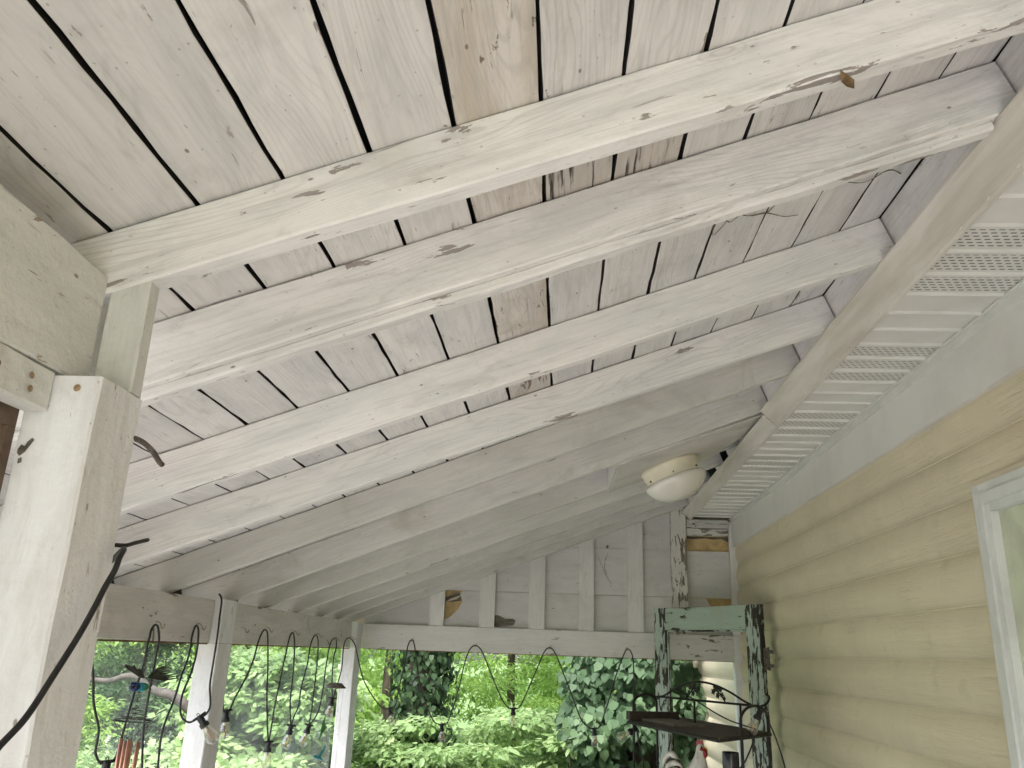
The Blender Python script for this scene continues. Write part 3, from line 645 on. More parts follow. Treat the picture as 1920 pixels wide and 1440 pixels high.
# ------------------------------------------------------------------ house
house = empty('house', (2.5, 3, -2.7), 'cream vinyl sided house wall with white fascia and soffit on the right', 'house')
ZB = [0.952 - 0.184 * i for i in range(17)]                 # bottom edge of each course
def siding_course(zb_, y0, y1, name='siding_board', ztop=None):
    """curved clapboard profile; local X along the board, seated on the wall plane XW"""
    H = 0.184; L = y1 - y0
    prof = [(0.0, 0.002), (-0.001, 0.0125), (0.0015, 0.0155), (0.005, 0.0150), (0.008, 0.0140), (0.022, 0.0205), (0.040, 0.0275), (0.058, 0.0325), (0.076, 0.0355), (0.094, 0.0362), (0.112, 0.0348), (0.130, 0.0312), (0.148, 0.0258), (0.166, 0.0188), (0.182, 0.0115), (0.196, 0.003)]
    if ztop: prof = [(min(z, ztop), y) for z, y in prof]
    vs = []; fs = []; n = max(1, int(L / 0.5))
    ph = random.uniform(0, 6)
    for i in range(n + 1):
        w_ = 0.0011 * math.sin(ph + 2.3 * L * i / n)
        for z, x in prof: vs.append((L * i / n, z, x + w_ * (z + 0.03) * 12))
    m_ = len(prof)
    for i in range(n):
        for k in range(m_ - 1): fs.append((i * m_ + k, i * m_ + m_ + k, i * m_ + m_ + k + 1, i * m_ + k + 1))
    me = mesh(name, vs, fs, True)
    # local (x,y,z) -> world (-z + XW, y0 + x, zb + y)
    mw = Matrix(((0, 0, -1, XW), (1, 0, 0, y0), (0, 1, 0, zb_), (0, 0, 0, 1)))
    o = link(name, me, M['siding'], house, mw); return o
for i, z in enumerate(ZB):
    if z > 0.57 or z < -1.9:
        siding_course(z if i else z - 0.0, -3.0, YE)
        continue
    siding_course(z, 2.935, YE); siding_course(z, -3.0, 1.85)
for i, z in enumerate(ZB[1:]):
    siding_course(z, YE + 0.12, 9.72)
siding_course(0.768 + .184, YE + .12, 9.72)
pm = MB(); pm.box(XW + 0.004, XW + 0.12, -3.2, 9.7, -2.74, 1.6); pm.build('wall', M['fascia'], house)
pm = MB(); pm.box(1.40, 1.50, 9.70, 9.80, -2.7, 1.1); pm.build('corner_trim', M['trim'], house)
pm = MB(); pm.box(XW - .036, XW - 0.004, YE + .085, YE + .115, -2.7, 0.0); pm.build('channel_trim', M['redwood'], house)
# fascia under the soffit, its small lip, and top trim of the siding
pm = MB(); pm.box(1.415, 1.468, -3.0, YE - .02, 0.905, 1.128); pm.build('fascia', M['fascia'], house)
pm = MB(); pm.box(1.402, 1.4148, -3.0, YE - .02, 1.100, 1.132); pm.box(1.390, 1.414, -3.0, YE - .022, 1.1325, 1.140); pm.build('fascia_lip', M['soffit_edge'], house)
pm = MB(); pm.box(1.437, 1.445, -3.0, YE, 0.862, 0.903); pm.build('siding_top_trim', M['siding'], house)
# soffit panels: three grooves each, alternately solid and slotted
P_ = 0.148
yk = 2.035 - 12 * P_ * 3 + 0; k = 0
def soffit_panel(y0, vented):
    vs = []; fs = []; prof = []
    for r in range(3):
        b0 = r * P_
        prof += [(b0, 0.0), (b0 + 0.010, 0.0), (b0 + 0.0145, 0.009), (b0 + P_ - 0.0075, 0.009), (b0 + P_ - 0.003, 0.0)]
    prof.append((3 * P_ - 0.0005, 0.0))
    for x in (0, 0.345):
        for y, z in prof: vs.append((x, y, z))
    m_ = len(prof); fs = [(k_, k_ + 1, m_ + k_ + 1, m_ + k_) for k_ in range(m_ - 1)]
    link('soffit_panel', mesh('soffit_panel', vs, fs), M['soffit_v'] if vented else M['soffit_s'], house, Matrix.Translation((1.058, y0, 1.134)))
y = 2.035 - 6 * P_ * 2; i = 0
while y + 3 * P_ < YE + .2:
    soffit_panel(y, i % 2 == 0); y += 3 * P_; i += 1
y = 2.035 - 6 * P_ * 2 - 3 * P_; i = 1
while y > -3: soffit_panel(y, i % 2 == 0); y -= 3 * P_; i += 1
pm = MB(); pm.box(1.06, 1.5, -3, YE, 1.150, 1.155); pm.build('soffit_backing', M['roofing'], house)
# metal edge strip along the old eave
def strip(y0, y1, xt, zt):
    prof = [(xt + 0.005, zt), (xt, zt - 0.003), (xt + 0.0015, zt - 0.009), (xt + 0.020, zt - 0.020), (1.040, 1.162), (1.046, 1.156), (1.068, 1.1285), (1.076, 1.1265), (1.078, 1.1330), (1.060, 1.136), (xt + 0.02, zt + .004)]
    pm = MB(); pm.prism([(x, y0, z) for x, z in prof], (0, y1 - y0, 0)); pm.build('eave_strip', M['alu'], house)
strip(-3.0, 4.06, 0.987, 1.216); strip(4.064, YE - .01, 1.000, 1.192)
pm = MB(); pm.prism([(1.0, -3.2, 1.42), (5.2, -3.2, 3.0), (5.2, -3.2, 3.1), (1.0, -3.2, 1.52)], (0, 13, 0)); pm.build('roof', M['shingle'], house)
pm = MB(); pm.box(1.6, 5.0, -3.1, 9.6, -2.74, 1.5); pm.build('building_core', M['fascia'], house)

# window / side door at the right edge
wd = link('window', mesh('window', *(lambda m_: (m_.v, m_.f))((lambda m_: (m_.box(XW - .005, XW + 0.03, 1.99, 2.99, -1.6, 0.585), m_)[1])(MB()))), M['jamb'], house)
def strip_y(name, mat, x0, x1, y0, y1, z0, z1, par=wd):
    pm = MB(); pm.box(x0, x1, y0, y1, z0, z1); return pm.build(name, M[mat], par)
# cream channel (outermost), brick mould of two steps, inner jamb and a pane
strip_y('channel', 'jchannel', XW - .045, XW - .008, 3.004, 3.022, -1.7, 0.640)
strip_y('channel', 'jchannel', XW - .045, XW - .008, 1.95, 3.004, 0.622, 0.640)
for (ya, yb, xo) in ((2.965, 3.003, .052), (2.925, 2.9645, .066), (2.893, 2.9245, .056)):
    pm = MB(); pm.prism([(XW - xo, ya, -1.7), (XW - xo, yb, -1.7), (XW + .001, yb, -1.7), (XW + .001, ya, -1.7)], (0, 0, 1.7 + 0.62 - (3.003 - yb) ))
    pm.build('brick_mould', M['trim'], wd)
for (za, zb_, xo) in ((0.585, 0.6205, .0515), (0.548, 0.5845, .0655), (0.520, 0.5475, .0555)):
    pm = MB(); pm.box(XW - xo, XW + .001, 1.97, 2.9235 + (za - .52) * .9, za, zb_); pm.build('brick_mould', M['trim'], wd)
strip_y('inner_jamb', 'jamb', XW - .028, XW - .004, 2.70, 2.8925, -1.7, 0.519)
strip_y('inner_jamb', 'jamb', XW - .030, XW - .004, 2.0, 2.70, 0.49, 0.5195)
strip_y('sash', 'trim', XW - .034, XW - .010, 2.62, 2.6995, -1.7, 0.489)
strip_y('sash', 'trim', XW - .034, XW - .010, 2.0, 2.6195, 0.40, 0.489)
strip_y('pane', 'pane', XW - .020, XW - .016, 2.0, 2.6195, -1.6, 0.3995)
pm = MB(); pm.box(XW - .0555, XW - .0525, 2.972, 2.998, -0.10, 0.10); pm.build('vinyl_patch', M['trim'], wd)

for o in [wd] + list(wd.children):
    mw = Matrix.Translation((0, -0.088, -0.016)) @ WM[o.name]; WM[o.name] = mw
for o in list(wd.children): o.matrix_basis = WM[o.name]; o.matrix_parent_inverse = WM[wd.name].inverted()
wd.matrix_basis = WM[wd.name]
# ------------------------------------------------------------------ clear vinyl sheets in the left bays
def sheet(name, y0, y1, label):
    vs = []; fs = []; ny, nz = 60, 12
    for j in range(nz + 1):
        for i in range(ny + 1):
            u = i / ny; v = j / nz; y = y0 + (y1 - y0) * u; z = -0.01 - 1.95 * v
            x = XB - 0.08 + 0.012 * math.sin(u * 19 + 2.0 * v) * (0.3 + v) + 0.007 * math.sin(u * 47 + 5 * v)
            vs.append((x, y, z))
    for j in range(nz):
        for i in range(ny): a = j * (ny + 1) + i; fs.append((a, a + 1, a + ny + 2, a + ny + 1))
    tag(link(name, mesh(name, vs, fs, True), M['film']), label, 'plastic sheet', 'clear sheets hung in the porch openings')
sheet('vinyl_sheet', 1.45, 4.02, 'cloudy clear plastic sheet between the hewn post and the middle post')
sheet('vinyl_sheet', 4.21, 6.79, 'rippled clear plastic sheet between the middle post and the corner post')

# ------------------------------------------------------------------ ceiling light
LC = Vector((0.60, 4.655, 0)); LC.z = zb(LC.x) - 0.012
lm = frame(LC, U_, (0, 1, 0))     # local z = roof normal direction up
cl = empty('ceiling_light', LC, 'round cream flush mount ceiling light with a milky glass bowl', 'ceiling light')
pm = MB(); pm.lathe([(0.0, 0.002), (0.170, 0.002), (0.172, -0.016), (0.164, -0.022), (0.164, -0.044), (0.157, -0.050), (0.157, -0.082), (0.152, -0.088), (0.140, -0.080)], 48)
base = pm.build('base_ring', M['creamfix'], cl, lm, True)
pm = MB(); pm.lathe([(0.148, -0.078), (0.170, -0.084), (0.179, -0.094), (0.179, -0.106), (0.170, -0.126), (0.150, -0.152), (0.120, -0.178), (0.085, -0.196), (0.045, -0.206), (0.0005, -0.209)], 48)
pm.build('glass_bowl', M['milk'], cl, lm, True)
for a in (205, 262, 320, 80):
    x, y_ = 0.167 * math.cos(R_(a)), 0.167 * math.sin(R_(a))
    pm = MB(); pm.tube([(x * .93, y_ * .93, -0.066), (x * .985, y_ * .985, -0.066)], 0.005, 8); pm.build('screw', M['rust'], cl, lm)

# ------------------------------------------------------------------ string lights
X0 = -1.61
A_ = lambda L: [(-1.61, y, z) for y, z in L]
cords = [
 A_([(3.067, -0.417), (3.035, -0.396), (3.015, -0.37), (3.015, -0.329), (3.009, -0.295), (2.966, -0.239), (2.939, -0.196), (2.90, -0.10), (2.80, 0.06)]),
 A_([(3.145, -0.417), (3.17, -0.398), (3.187, -0.331), (3.206, -0.253), (3.227, -0.178), (3.258, -0.095), (3.267, -0.006), (3.273, 0.012), (3.276, 0.04), (3.30, 0.06), (3.329, 0.05), (3.354, 0.002), (3.35, -0.061), (3.344, -0.167), (3.341, -0.276), (3.352, -0.358), (3.392, -0.495), (3.43, -0.60), (3.48, -0.62), (3.52, -0.58), (3.523, -0.512), (3.507, -0.388), (3.521, -0.316), (3.572, -0.233), (3.609, -0.14), (3.652, -0.055), (3.656, 0.026), (3.677, 0.068), (3.707, 0.059), (3.723, 0.015), (3.726, -0.055), (3.697, -0.135), (3.649, -0.207), (3.644, -0.266), (3.683, -0.31), (3.753, -0.331), (3.81, -0.328)]),
 [(-1.61, 3.905, -0.315), (-1.62, 3.968, -0.302), (-1.626, 4.0, -0.271), (-1.632, 3.978, -0.188), (-1.634, 3.985, -0.082), (-1.634, 3.99, 0.025), (-1.634, 3.985, 0.113), (-1.634, 3.980, 0.197), (-1.65, 3.978, 0.225)],
 [(-1.72, 4.25, -0.02), (-1.71, 4.32, -0.11), (-1.707, 4.334, -0.189), (-1.707, 4.352, -0.275), (-1.707, 4.378, -0.322), (-1.707, 4.40, -0.330)],
 [(-1.707, 4.426, -0.330), (-1.70, 4.44, -0.327), (-1.675, 4.43, -0.263)] + A_([(4.369, -0.164), (4.445, -0.077), (4.481, 0.006), (4.528, 0.064), (4.578, 0.077), (4.623, 0.039), (4.688, -0.133), (4.717, -0.25), (4.783, -0.408), (4.835, -0.505)]),
 A_([(4.848, -0.505), (4.864, -0.414), (4.875, -0.328), (4.932, -0.145), (4.978, -0.013), (5.008, 0.055), (5.059, 0.072), (5.11, 0.014), (5.145, -0.141), (5.144, -0.268), (5.165, -0.361), (5.212, -0.452)]),
 A_([(5.226, -0.452), (5.255, -0.408), (5.324, -0.353), (5.343, -0.241), (5.419, -0.109), (5.443, 0.0), (5.489, 0.056), (5.552, 0.071), (5.61, 0.03), (5.636, -0.102), (5.627, -0.287), (5.615, -0.405), (5.594, -0.48)]),
 A_([(5.61, -0.48), (5.773, -0.415), (5.836, -0.296), (5.862, -0.123), (5.901, 0.005), (5.97, 0.051), (6.057, 0.057), (6.085, 0.006), (6.039, -0.075), (6.049, -0.205), (6.105, -0.342)]),
 A_([(6.125, -0.342), (6.24, -0.22), (6.294, -0.139), (6.288, -0.013), (6.33, 0.052), (6.46, 0.07)]) + [(-1.605, 6.62, 0.02), (-1.60, 6.75, -0.09), (-1.56, 6.80, -0.23), (-1.49, 6.88, -0.36), (-1.414, 6.93, -0.445), (-1.375, 6.95, -0.450)],
 [(-1.353, 6.97, -0.449), (-1.322, 6.98, -0.421), (-1.304, 6.98, -0.295), (-1.271, 6.98, -0.102), (-1.254, 6.98, 0.034), (-1.227, 6.98, 0.078), (-1.199, 6.98, 0.029), (-1.138, 6.98, -0.251), (-1.073, 6.98, -0.411), (-1.005, 6.98, -0.532), (-0.95, 6.98, -0.553)],
 [(-0.930, 6.98, -0.553), (-0.891, 6.98, -0.528), (-0.824, 6.98, -0.302), (-0.781, 6.98, -0.086), (-0.746, 6.98, 0.018), (-0.7, 6.98, 0.052), (-0.643, 6.98, 0.006), (-0.561, 6.98, -0.167), (-0.474, 6.98, -0.339), (-0.418, 6.98, -0.408), (-0.386, 6.98, -0.415)],
 [(-0.368, 6.98, -0.415), (-0.325, 6.98, -0.4), (-0.263, 6.98, -0.269), (-0.187, 6.98, -0.09), (-0.136, 6.98, 0.026), (-0.089, 6.98, 0.054), (-0.041, 6.98, -0.003), (0.028, 6.98, -0.159), (0.11, 6.98, -0.355), (0.164, 6.98, -0.476), (0.229, 6.98, -0.534), (0.258, 6.98, -0.538)],
 [(0.275, 6.98, -0.538), (0.31, 6.98, -0.514), (0.36, 6.98, -0.383), (0.426, 6.98, -0.17), (0.494, 6.98, 0.009), (0.530, 6.98, 0.067), (0.555, 6.80, 0.012), (0.525, 6.313, -0.171), (0.492, 5.897, -0.316), (0.463, 5.48, -0.404)],
 [(0.467, 5.45, -0.415), (0.480, 5.45, -0.50), (0.501, 5.45, -0.577), (0.52, 5.3, -0.70), (0.7, 5.0, -0.72), (0.95, 4.85, -0.55), (1.05, 4.75, -0.30), (1.05, 4.72, -0.245)],
 [(1.058, 4.70, -0.235), (1.09, 4.75, -0.25), (1.15, 4.983, -0.302), (1.243, 5.217, -0.415), (1.342, 5.45, -0.593), (1.40, 5.5, -0.9)]]
socks = [((-1.61, 3.106, -0.415), (0, 0.05, -1)), ((-1.61, 3.857, -0.316), (0.60, 0.15, -0.78)), ((-1.61, 4.163, -0.309), (0, 0.12, -1)), ((-1.61, 4.839, -0.510), (0, 0.03, -1)),
 ((-1.61, 5.221, -0.454), (-0.17, -0.05, -1)), ((-1.61, 5.600, -0.480), (-0.24, -0.1, -1)), ((-1.61, 6.114, -0.342), (-0.12, -0.1, -1)), ((-1.362, 6.95, -0.447), (0.28, 0, -1)),
 ((-0.941, 6.98, -0.551), (0.09, 0, -1)), ((-0.377, 6.98, -0.412), (0.03, 0, -1)), ((0.266, 6.98, -0.535), (0.03, 0, -1)), ((0.464, 5.46, -0.408), (-0.85, 0, -0.50)), ((1.049, 4.70, -0.238), (-0.45, 0.0, -0.9))]
sl_ = empty('string_lights', (-1.61, 5, 0.07), 'black string light cable looped over hooks with clear hanging bulbs', 'string lights')
for ci, cpts in enumerate(cords):
    cpts = [tuple(c * 1.028 for c in p_) if (abs(p_[0] + 1.61) < 1e-6 and ci != 2) else p_ for p_ in cpts]
    pm = MB(); r_ = 0.0047 if cpts[0][1] < 6.9 else 0.0052
    pm.tube(catmull(cpts, 5), r_, 7); pm.build('cord', M['black'], sl_, None, True)
sock_me = None
for (pt, d) in socks:
    if abs(pt[0] + 1.61) < 1e-6 and abs(pt[1] - 3.857) > .01: pt = tuple(c * (1.06 if abs(pt[1] - 4.163) < .01 else 1.028) for c in pt)
    d = Vector(d).normalized(); mw = frame(pt, d.orthogonal(), d.cross(d.orthogonal()))
    # local z must point along d
    zc = Vector((mw.col[2][0], mw.col[2][1], mw.col[2][2]))
    if zc.dot(d) < 0: mw = mw @ Matrix.Rotation(math.pi, 4, 'X')
    if sock_me is None:
        pm = MB(); pm.lathe([(0.0005, -0.004), (0.012, -0.004), (0.0155, 0.002), (0.0145, 0.030), (0.0205, 0.033), (0.0210, 0.050), (0.0195, 0.052), (0.0005, 0.052)], 18)
        pm.tube([(0.004 * math.cos(a) * 1.3, 0, -0.010 + 0.007 * math.sin(a)) for a in np.linspace(0, 2 * math.pi, 9)[:-1]], 0.0016, 5, True)
        pm.tube([(-0.032, 0, -0.002), (-0.014, 0, 0.0), (0.014, 0, 0.0), (0.032, 0, -0.002)], [0.0045, 0.0065, 0.0065, 0.0045], 8)
        sock_me = mesh('socket', pm.v, pm.f, True); sock_me.materials.append(M['black'])
        pm = MB(); pm.lathe([(0.0125, 0.050), (0.0145, 0.058), (0.0205, 0.074), (0.0270, 0.092), (0.0290, 0.106), (0.0275, 0.119), (0.0215, 0.129), (0.012, 0.135), (0.0004, 0.137)], 22)
        bulb_me = mesh('bulb', pm.v, pm.f, True); bulb_me.materials.append(M['bulb'])
        pm = MB(); pm.tube([(0.004, 0, 0.055), (0.007, 0, 0.085), (0.003, 0.002, 0.112)], 0.0013, 5); pm.tube([(-0.004, 0, 0.055), (-0.007, 0, 0.085), (-0.002, -0.002, 0.112)], 0.0013, 5)
        fil_me = mesh('filament', pm.v, pm.f); fil_me.materials.append(M['filament'])
        pm = MB(); pm.lathe([(0.0005, 0.0505), (0.0085, 0.052), (0.007, 0.070), (0.0005, 0.072)], 10)
        neck_me = mesh('glass_stem', pm.v, pm.f, True); neck_me.materials.append(M['milk'])
    so = link('socket', sock_me, None, sl_, mw)
    bo = link('bulb', bulb_me, None, sl_, mw); link('filament', fil_me, None, bo, mw); link('glass_stem', neck_me, None, bo, mw)
# cup hooks in the beams
hook_me = None
HK = 1.69 / 1.61
hooks = [((XB, a_ * HK, b_ * HK + .012), 0) for a_, b_ in ((3.30, .06), (3.69, .066), (4.22, .066), (4.578, .077), (5.059, .072), (5.552, .071), (6.03, .055), (6.46, .07))] + [((-1.227, YE, 0.094), 1), ((-0.70, YE, 0.066), 1), ((-0.089, YE, 0.068), 1), ((0.530, YE, 0.082), 1)]
hlabels = ['first', 'second', 'third', 'fourth', 'fifth', 'sixth', 'seventh', 'eighth']
for k, (p_, gable) in enumerate(hooks):
    if hook_me is None:
        pm = MB(); pm.tube(catmull([(0.0, 0, 0.0), (0.012, 0, 0.0), (0.022, 0, -0.006), (0.032, -0.006, -0.022), (0.042, -0.01, -0.024), (0.048, -0.012, -0.008)], 4), 0.0028, 6)
        hook_me = mesh('cup_hook', pm.v, pm.f, True); hook_me.materials.append(M['hook'])
    mw = Matrix.Translation(p_) @ (Matrix.Rotation(-math.pi / 2, 4, 'Z') if gable else Matrix.Identity(4))
    o = link('cup_hook', hook_me, None, None, mw)
    lab = ('%s cup hook from the hewn post along the left header beam' % hlabels[k]) if not gable else ('%s cup hook from the corner post in the gable beam' % hlabels[k - 8])
    tag(o, lab, 'hook', 'cup hooks holding the string lights')

# ------------------------------------------------------------------ wind chime with winged figure
wc = empty('wind_chime', (-1.55, 3.12, 0.05), 'wind chime with dark winged insect, glass beads and copper tubes', 'wind chime')
XC = -1.55
def chain(pts, mat, par, name='chain', r=0.0011, step=0.012):
    pm = MB(); P = catmull(pts, 8); L = [0]
    for i in range(1, len(P)): L.append(L[-1] + (P[i] - P[i - 1]).length)
    n = int(L[-1] / step); flip = 0
    for j in range(n):
        s = (j + .5) * L[-1] / n
        i = max(k_ for k_ in range(len(L)) if L[k_] <= s); i = min(i, len(P) - 2)
        c_ = P[i].lerp(P[i + 1], (s - L[i]) / max(1e-6, L[i + 1] - L[i])); t = (P[i + 1] - P[i]).normalized()
        s1 = t.orthogonal().normalized(); s2 = t.cross(s1); sd_ = s1 if flip else s2; flip ^= 1
        pm.tube([c_ + t * math.cos(a) * step * .68 + sd_ * math.sin(a) * step * .35 for a in np.linspace(0, 2 * math.pi, 9)[:-1]], r, 4, True)
    return pm.build(name, mat, par)
chain([(-1.60, 3.27, 0.05), (-1.56, 3.20, 0.00), (-1.55, 3.15, -0.05), (-1.55, 3.15, -0.127)], M['wire'], wc)
def wing(poly, holes_off, name):
    pm = MB(); pm.prism([(XC + 0.004 * (i % 3), y, z) for i, (y, z) in enumerate(poly)], (0.0025, 0, 0)); return pm.build(name, M['wire'], wc)
wing([(3.157, -.135), (3.12, -.131), (3.045, -.109), (3.02, -.101), (2.985, -.088), (2.99, -.083), (3.03, -.087), (3.045, -.092), (3.05, -.086), (3.09, -.103), (3.10, -.098), (3.12, -.112), (3.16, -.130)], 0, 'wing')
rr = [(3.172, -.136), (3.20, -.113), (3.245, -.097), (3.30, -.092), (3.35, -.097)]
# openwork wing: separate feather blades
for k in range(7):
    a = 0.06 + k * 0.13; e = (3.31 + 0.018 * k + (0.03 if k > 3 else 0), -0.093 - 0.0075 * k)
    s_ = (3.18 + 0.004 * k, -0.135)
    mid = ((s_[0] + e[0]) / 2, (s_[1] + e[1]) / 2 + 0.010 - 0.003 * k)
    pm = MB(); w2 = 0.0042
    pm.prism([(XC, s_[0], s_[1]), (XC, mid[0], mid[1] - w2), (XC + .002, e[0], e[1] - w2 * .6), (XC + .002, e[0] + .01, e[1]), (XC, mid[0], mid[1] + w2)], (0.0025, 0, 0)); pm.build('feather', M['wire'], wc)
wing([(3.175, -.137), (3.20, -.114), (3.245, -.098), (3.30, -.0925), (3.33, -.095), (3.30, -.100), (3.25, -.106), (3.22, -.119)], 0, 'wing')
for k, (yy, mt, r_) in enumerate([(3.09, 'bluebead', .0165), (3.107, 'bluebead', .0155), (3.125, 'teal', .0155), (3.143, 'teal', .0155), (3.16, 'greenbead', .0150), (3.176, 'greenbead', .0140), (3.19, 'bluebead', .010)]):
    pm = MB(); pm.lathe([(r_ * .55, -0.007), (r_, -0.004), (r_ * 1.04, 0), (r_, 0.004), (r_ * .55, 0.007)], 14)
    pm.build('bead', M[mt], wc, Matrix.Translation((XC, yy, -0.161 - .05 * (yy - 3.09))) @ Matrix.Rotation(math.pi / 2, 4, 'X'), True)
pm = MB(); pm.tube([(XC, 3.19 + (0.004 + 0.0022 * t) * 0.9 * math.sin(t * 1.5) + .03, -0.150 + (0.004 + 0.0022 * t) * math.cos(t * 1.5)) for t in np.linspace(0, 8, 30)], 0.0012, 5); pm.build('antenna', M['wire'], wc)
pm = MB(); pm.tube([(XC, 3.07, -.161), (XC, 3.215, -.167)], 0.003, 6); pm.build('body_rod', M['wire'], wc)
chain([(XC, 3.14, -0.178), (XC, 3.137, -0.20), (XC, 3.134, -0.226)], M['wire'], wc)
pm = MB(); cpts = []
for t in np.linspace(0, 2 * math.pi * 3.6, 90):
    f_ = t / (2 * math.pi * 3.6); cpts.append((XC + (0.006 + .062 * f_) * math.cos(t), 3.138 + (0.006 + .066 * f_) * math.sin(t), -0.232 - 0.052 * f_ - 0.012 * math.sin(t) * f_))
pm.tube(cpts, 0.0016, 5)
pm.tube([(XC + .068 * math.cos(t), 3.138 + .072 * math.sin(t), -0.279 - 0.012 * math.sin(t)) for t in np.linspace(0, 2 * math.pi, 30)[:-1]], 0.0018, 5, True)
pm.tube([(XC, 3.134, -.225), (XC, 3.14, -.34)], 0.0009, 4)
pm.build('spiral_top', M['wire'], wc)
tubes = [(3.063, -.335), (3.105, -.345), (3.135, -.340), (3.178, -.356), (3.150, -.350)]
for k, (yy, zt) in enumerate(tubes):
    an = k * 2 * math.pi / 5 + .4; tx = XC + 0.035 * math.cos(an); L = 0.34 - 0.03 * k
    pm = MB(); pm.tube([(tx, yy, zt), (tx, yy - 0.012, zt - L)], 0.0075, 12); pm.build('chime_tube', M['copper'], wc, None, True)
    pm = MB(); pm.tube([(XC + .068 * math.cos(an), 3.138 + .07 * math.sin(an), -.28), (tx, yy - .004, zt + .0)], 0.0008, 4); pm.tube([(XC + .068 * math.cos(an + .7), 3.138 + .07 * math.sin(an + .7), -.28), (tx, yy + .004, zt)], 0.0008, 4); pm.build('hanging_thread', M['wire'], wc)

# ------------------------------------------------------------------ hummingbird mobile by the corner post
hm = empty('bird_mobile', (-1.58, 6.05, 0.05), 'small hanging mobile with brown cap and teal hummingbird near the corner post', 'mobile')
cY = 6.12
pm = MB(); pm.lathe([(0.0005, 0.035), (0.045, 0.033), (0.075, 0.004), (0.077, 0.0), (0.070, -0.001), (0.04, 0.026), (0.0005, 0.028)], 20, (-1.60, cY, -0.275)); pm.build('cap', M['greywood'], hm, None, True)
pm = MB()
for a in range(5):
    an = a * 1.256; pm.tube([(-1.60 + .06 * math.cos(an), cY + .06 * math.sin(an), -.275), (-1.60 + .05 * math.cos(an), cY + .05 * math.sin(an), -1.0)], 0.0007, 4)
pm.tube([(-1.64, 6.03, .06), (-1.60, cY, -.24)], 0.0008, 4); pm.build('string', M['cobweb'], hm)
by, bz = 5.92, -0.700; bx = -1.62
pm = MB(); pm.tube([(bx, by - .16, bz + .018), (bx, by - .10, bz + .012), (bx, by - .075, bz + .010), (bx, by - .04, bz + .004), (bx, by + .02, bz - .006), (bx, by + .07, bz - .024), (bx, by + .12, bz - .045)], [.001, .002, .011, .012, .017, .010, .003], 8); pm.build('bird_body', M['teal'], hm, None, True)
pm = MB(); pm.prism([(bx, by - .02, bz), (bx, by + .04, bz + .02), (bx, by + .17, bz + .062), (bx, by + .15, bz + .02), (bx, by + .06, bz - .01)], (0.003, 0, 0)); pm.build('bird_wing', M['teal'], hm)
pm = MB(); pm.prism([(bx, by + .02, -.50), (bx, by + .09, -.44), (bx, by + .08, -.50), (bx, by + .15, -.53), (bx, by + .05, -.56), (bx, by - .02, -.60)], (0.003, 0, 0)); pm.build('glass_leaf', M['greenbead'], hm)

# ------------------------------------------------------------------ green peeling door leaning in the corner
PL = Vector((0.758, 6.80, 0)); PR = Vector((1.372, 5.88, 0)); ux = (PR - PL).normalized(); WD = (PR - PL).length
nrm = Vector((ux.y, -ux.x, 0)) * 1.0
if nrm.y > 0: nrm = -nrm                      # towards the camera
gd = empty('green_door', (PL + PR) / 2 + Vector((0, 0, FLOOR)), 'tall old door frame with peeling green paint leaning in the far right corner', 'door')
ZT = 0.378; sw = 0.135
def dpart(name, u0, u1, z0, z1, t0, t1, mat, vert):
    a = PL + ux * u0 + nrm * t1; a.z = z0
    if vert: o = plank(name, a, (0, 0, 1), ux, z1 - z0, u1 - u0, t1 - t0, M[mat], gd, 0.003, 0.0012, 0.1)
    else: o = plank(name, a, ux, (0, 0, 1), u1 - u0, z1 - z0, t1 - t0, M[mat], gd, 0.003, 0.0012, 0.1)
    mw = WM[o.name]; zc = Vector((mw.col[2][0], mw.col[2][1], 0))
    if zc.dot(nrm) > 0: mw2 = mw @ Matrix.Translation((0, 0, -(t1 - t0))); o.matrix_basis = mw2; WM[o.name] = mw2
    return o
tag(dpart('stile', 0, sw, FLOOR, ZT, 0, 0.042, 'green_peel', True), 'left stile with most green paint flaked off')
tag(dpart('stile', WD - sw, WD, FLOOR, ZT, 0, 0.042, 'green_peel', True), 'right stile with dark wood showing through flaked paint')
dpart('top_rail', sw + .001, WD - sw - .001, ZT - 0.165, ZT - 0.002, 0.002, 0.041, 'green', False)
dpart('middle_rail', sw + .001, WD - sw - .001, -1.25, -1.05, 0.002, 0.041, 'green', False)
dpart('bottom_rail', sw + .001, WD - sw - .001, FLOOR, FLOOR + .25, 0.002, 0.041, 'green', False)
dpart('inner_bead', sw + .001, WD - sw - .001, ZT - 0.178, ZT - 0.166, 0.008, 0.030, 'green_peel', False)
dpart('inner_bead', sw + .001, sw + .014, -1.05, ZT - .18, 0.008, 0.030, 'green_peel', True)
for zh in (0.06, -0.02):
    pm = MB(); c0 = PR + ux * 0.004; pm.tube([(c0.x, c0.y - .012, 0.10), (c0.x, c0.y - .012, -.04)], 0.008, 8)
c0 = PR + ux * 0.006
pm = MB(); pm.tube([(c0.x + .006, c0.y - .02, 0.10), (c0.x + .006, c0.y - .02, -0.05)], 0.007, 8); pm.box(c0.x - .03, c0.x + .004, c0.y - .035, c0.y - .030, -0.045, 0.095)
for z in (.07, -.02): pm.box(c0.x + .010, c0.x + .035, c0.y - .03, c0.y - .012, z - .012, z + .012)
pm.build('hinge', M['rust'], gd)

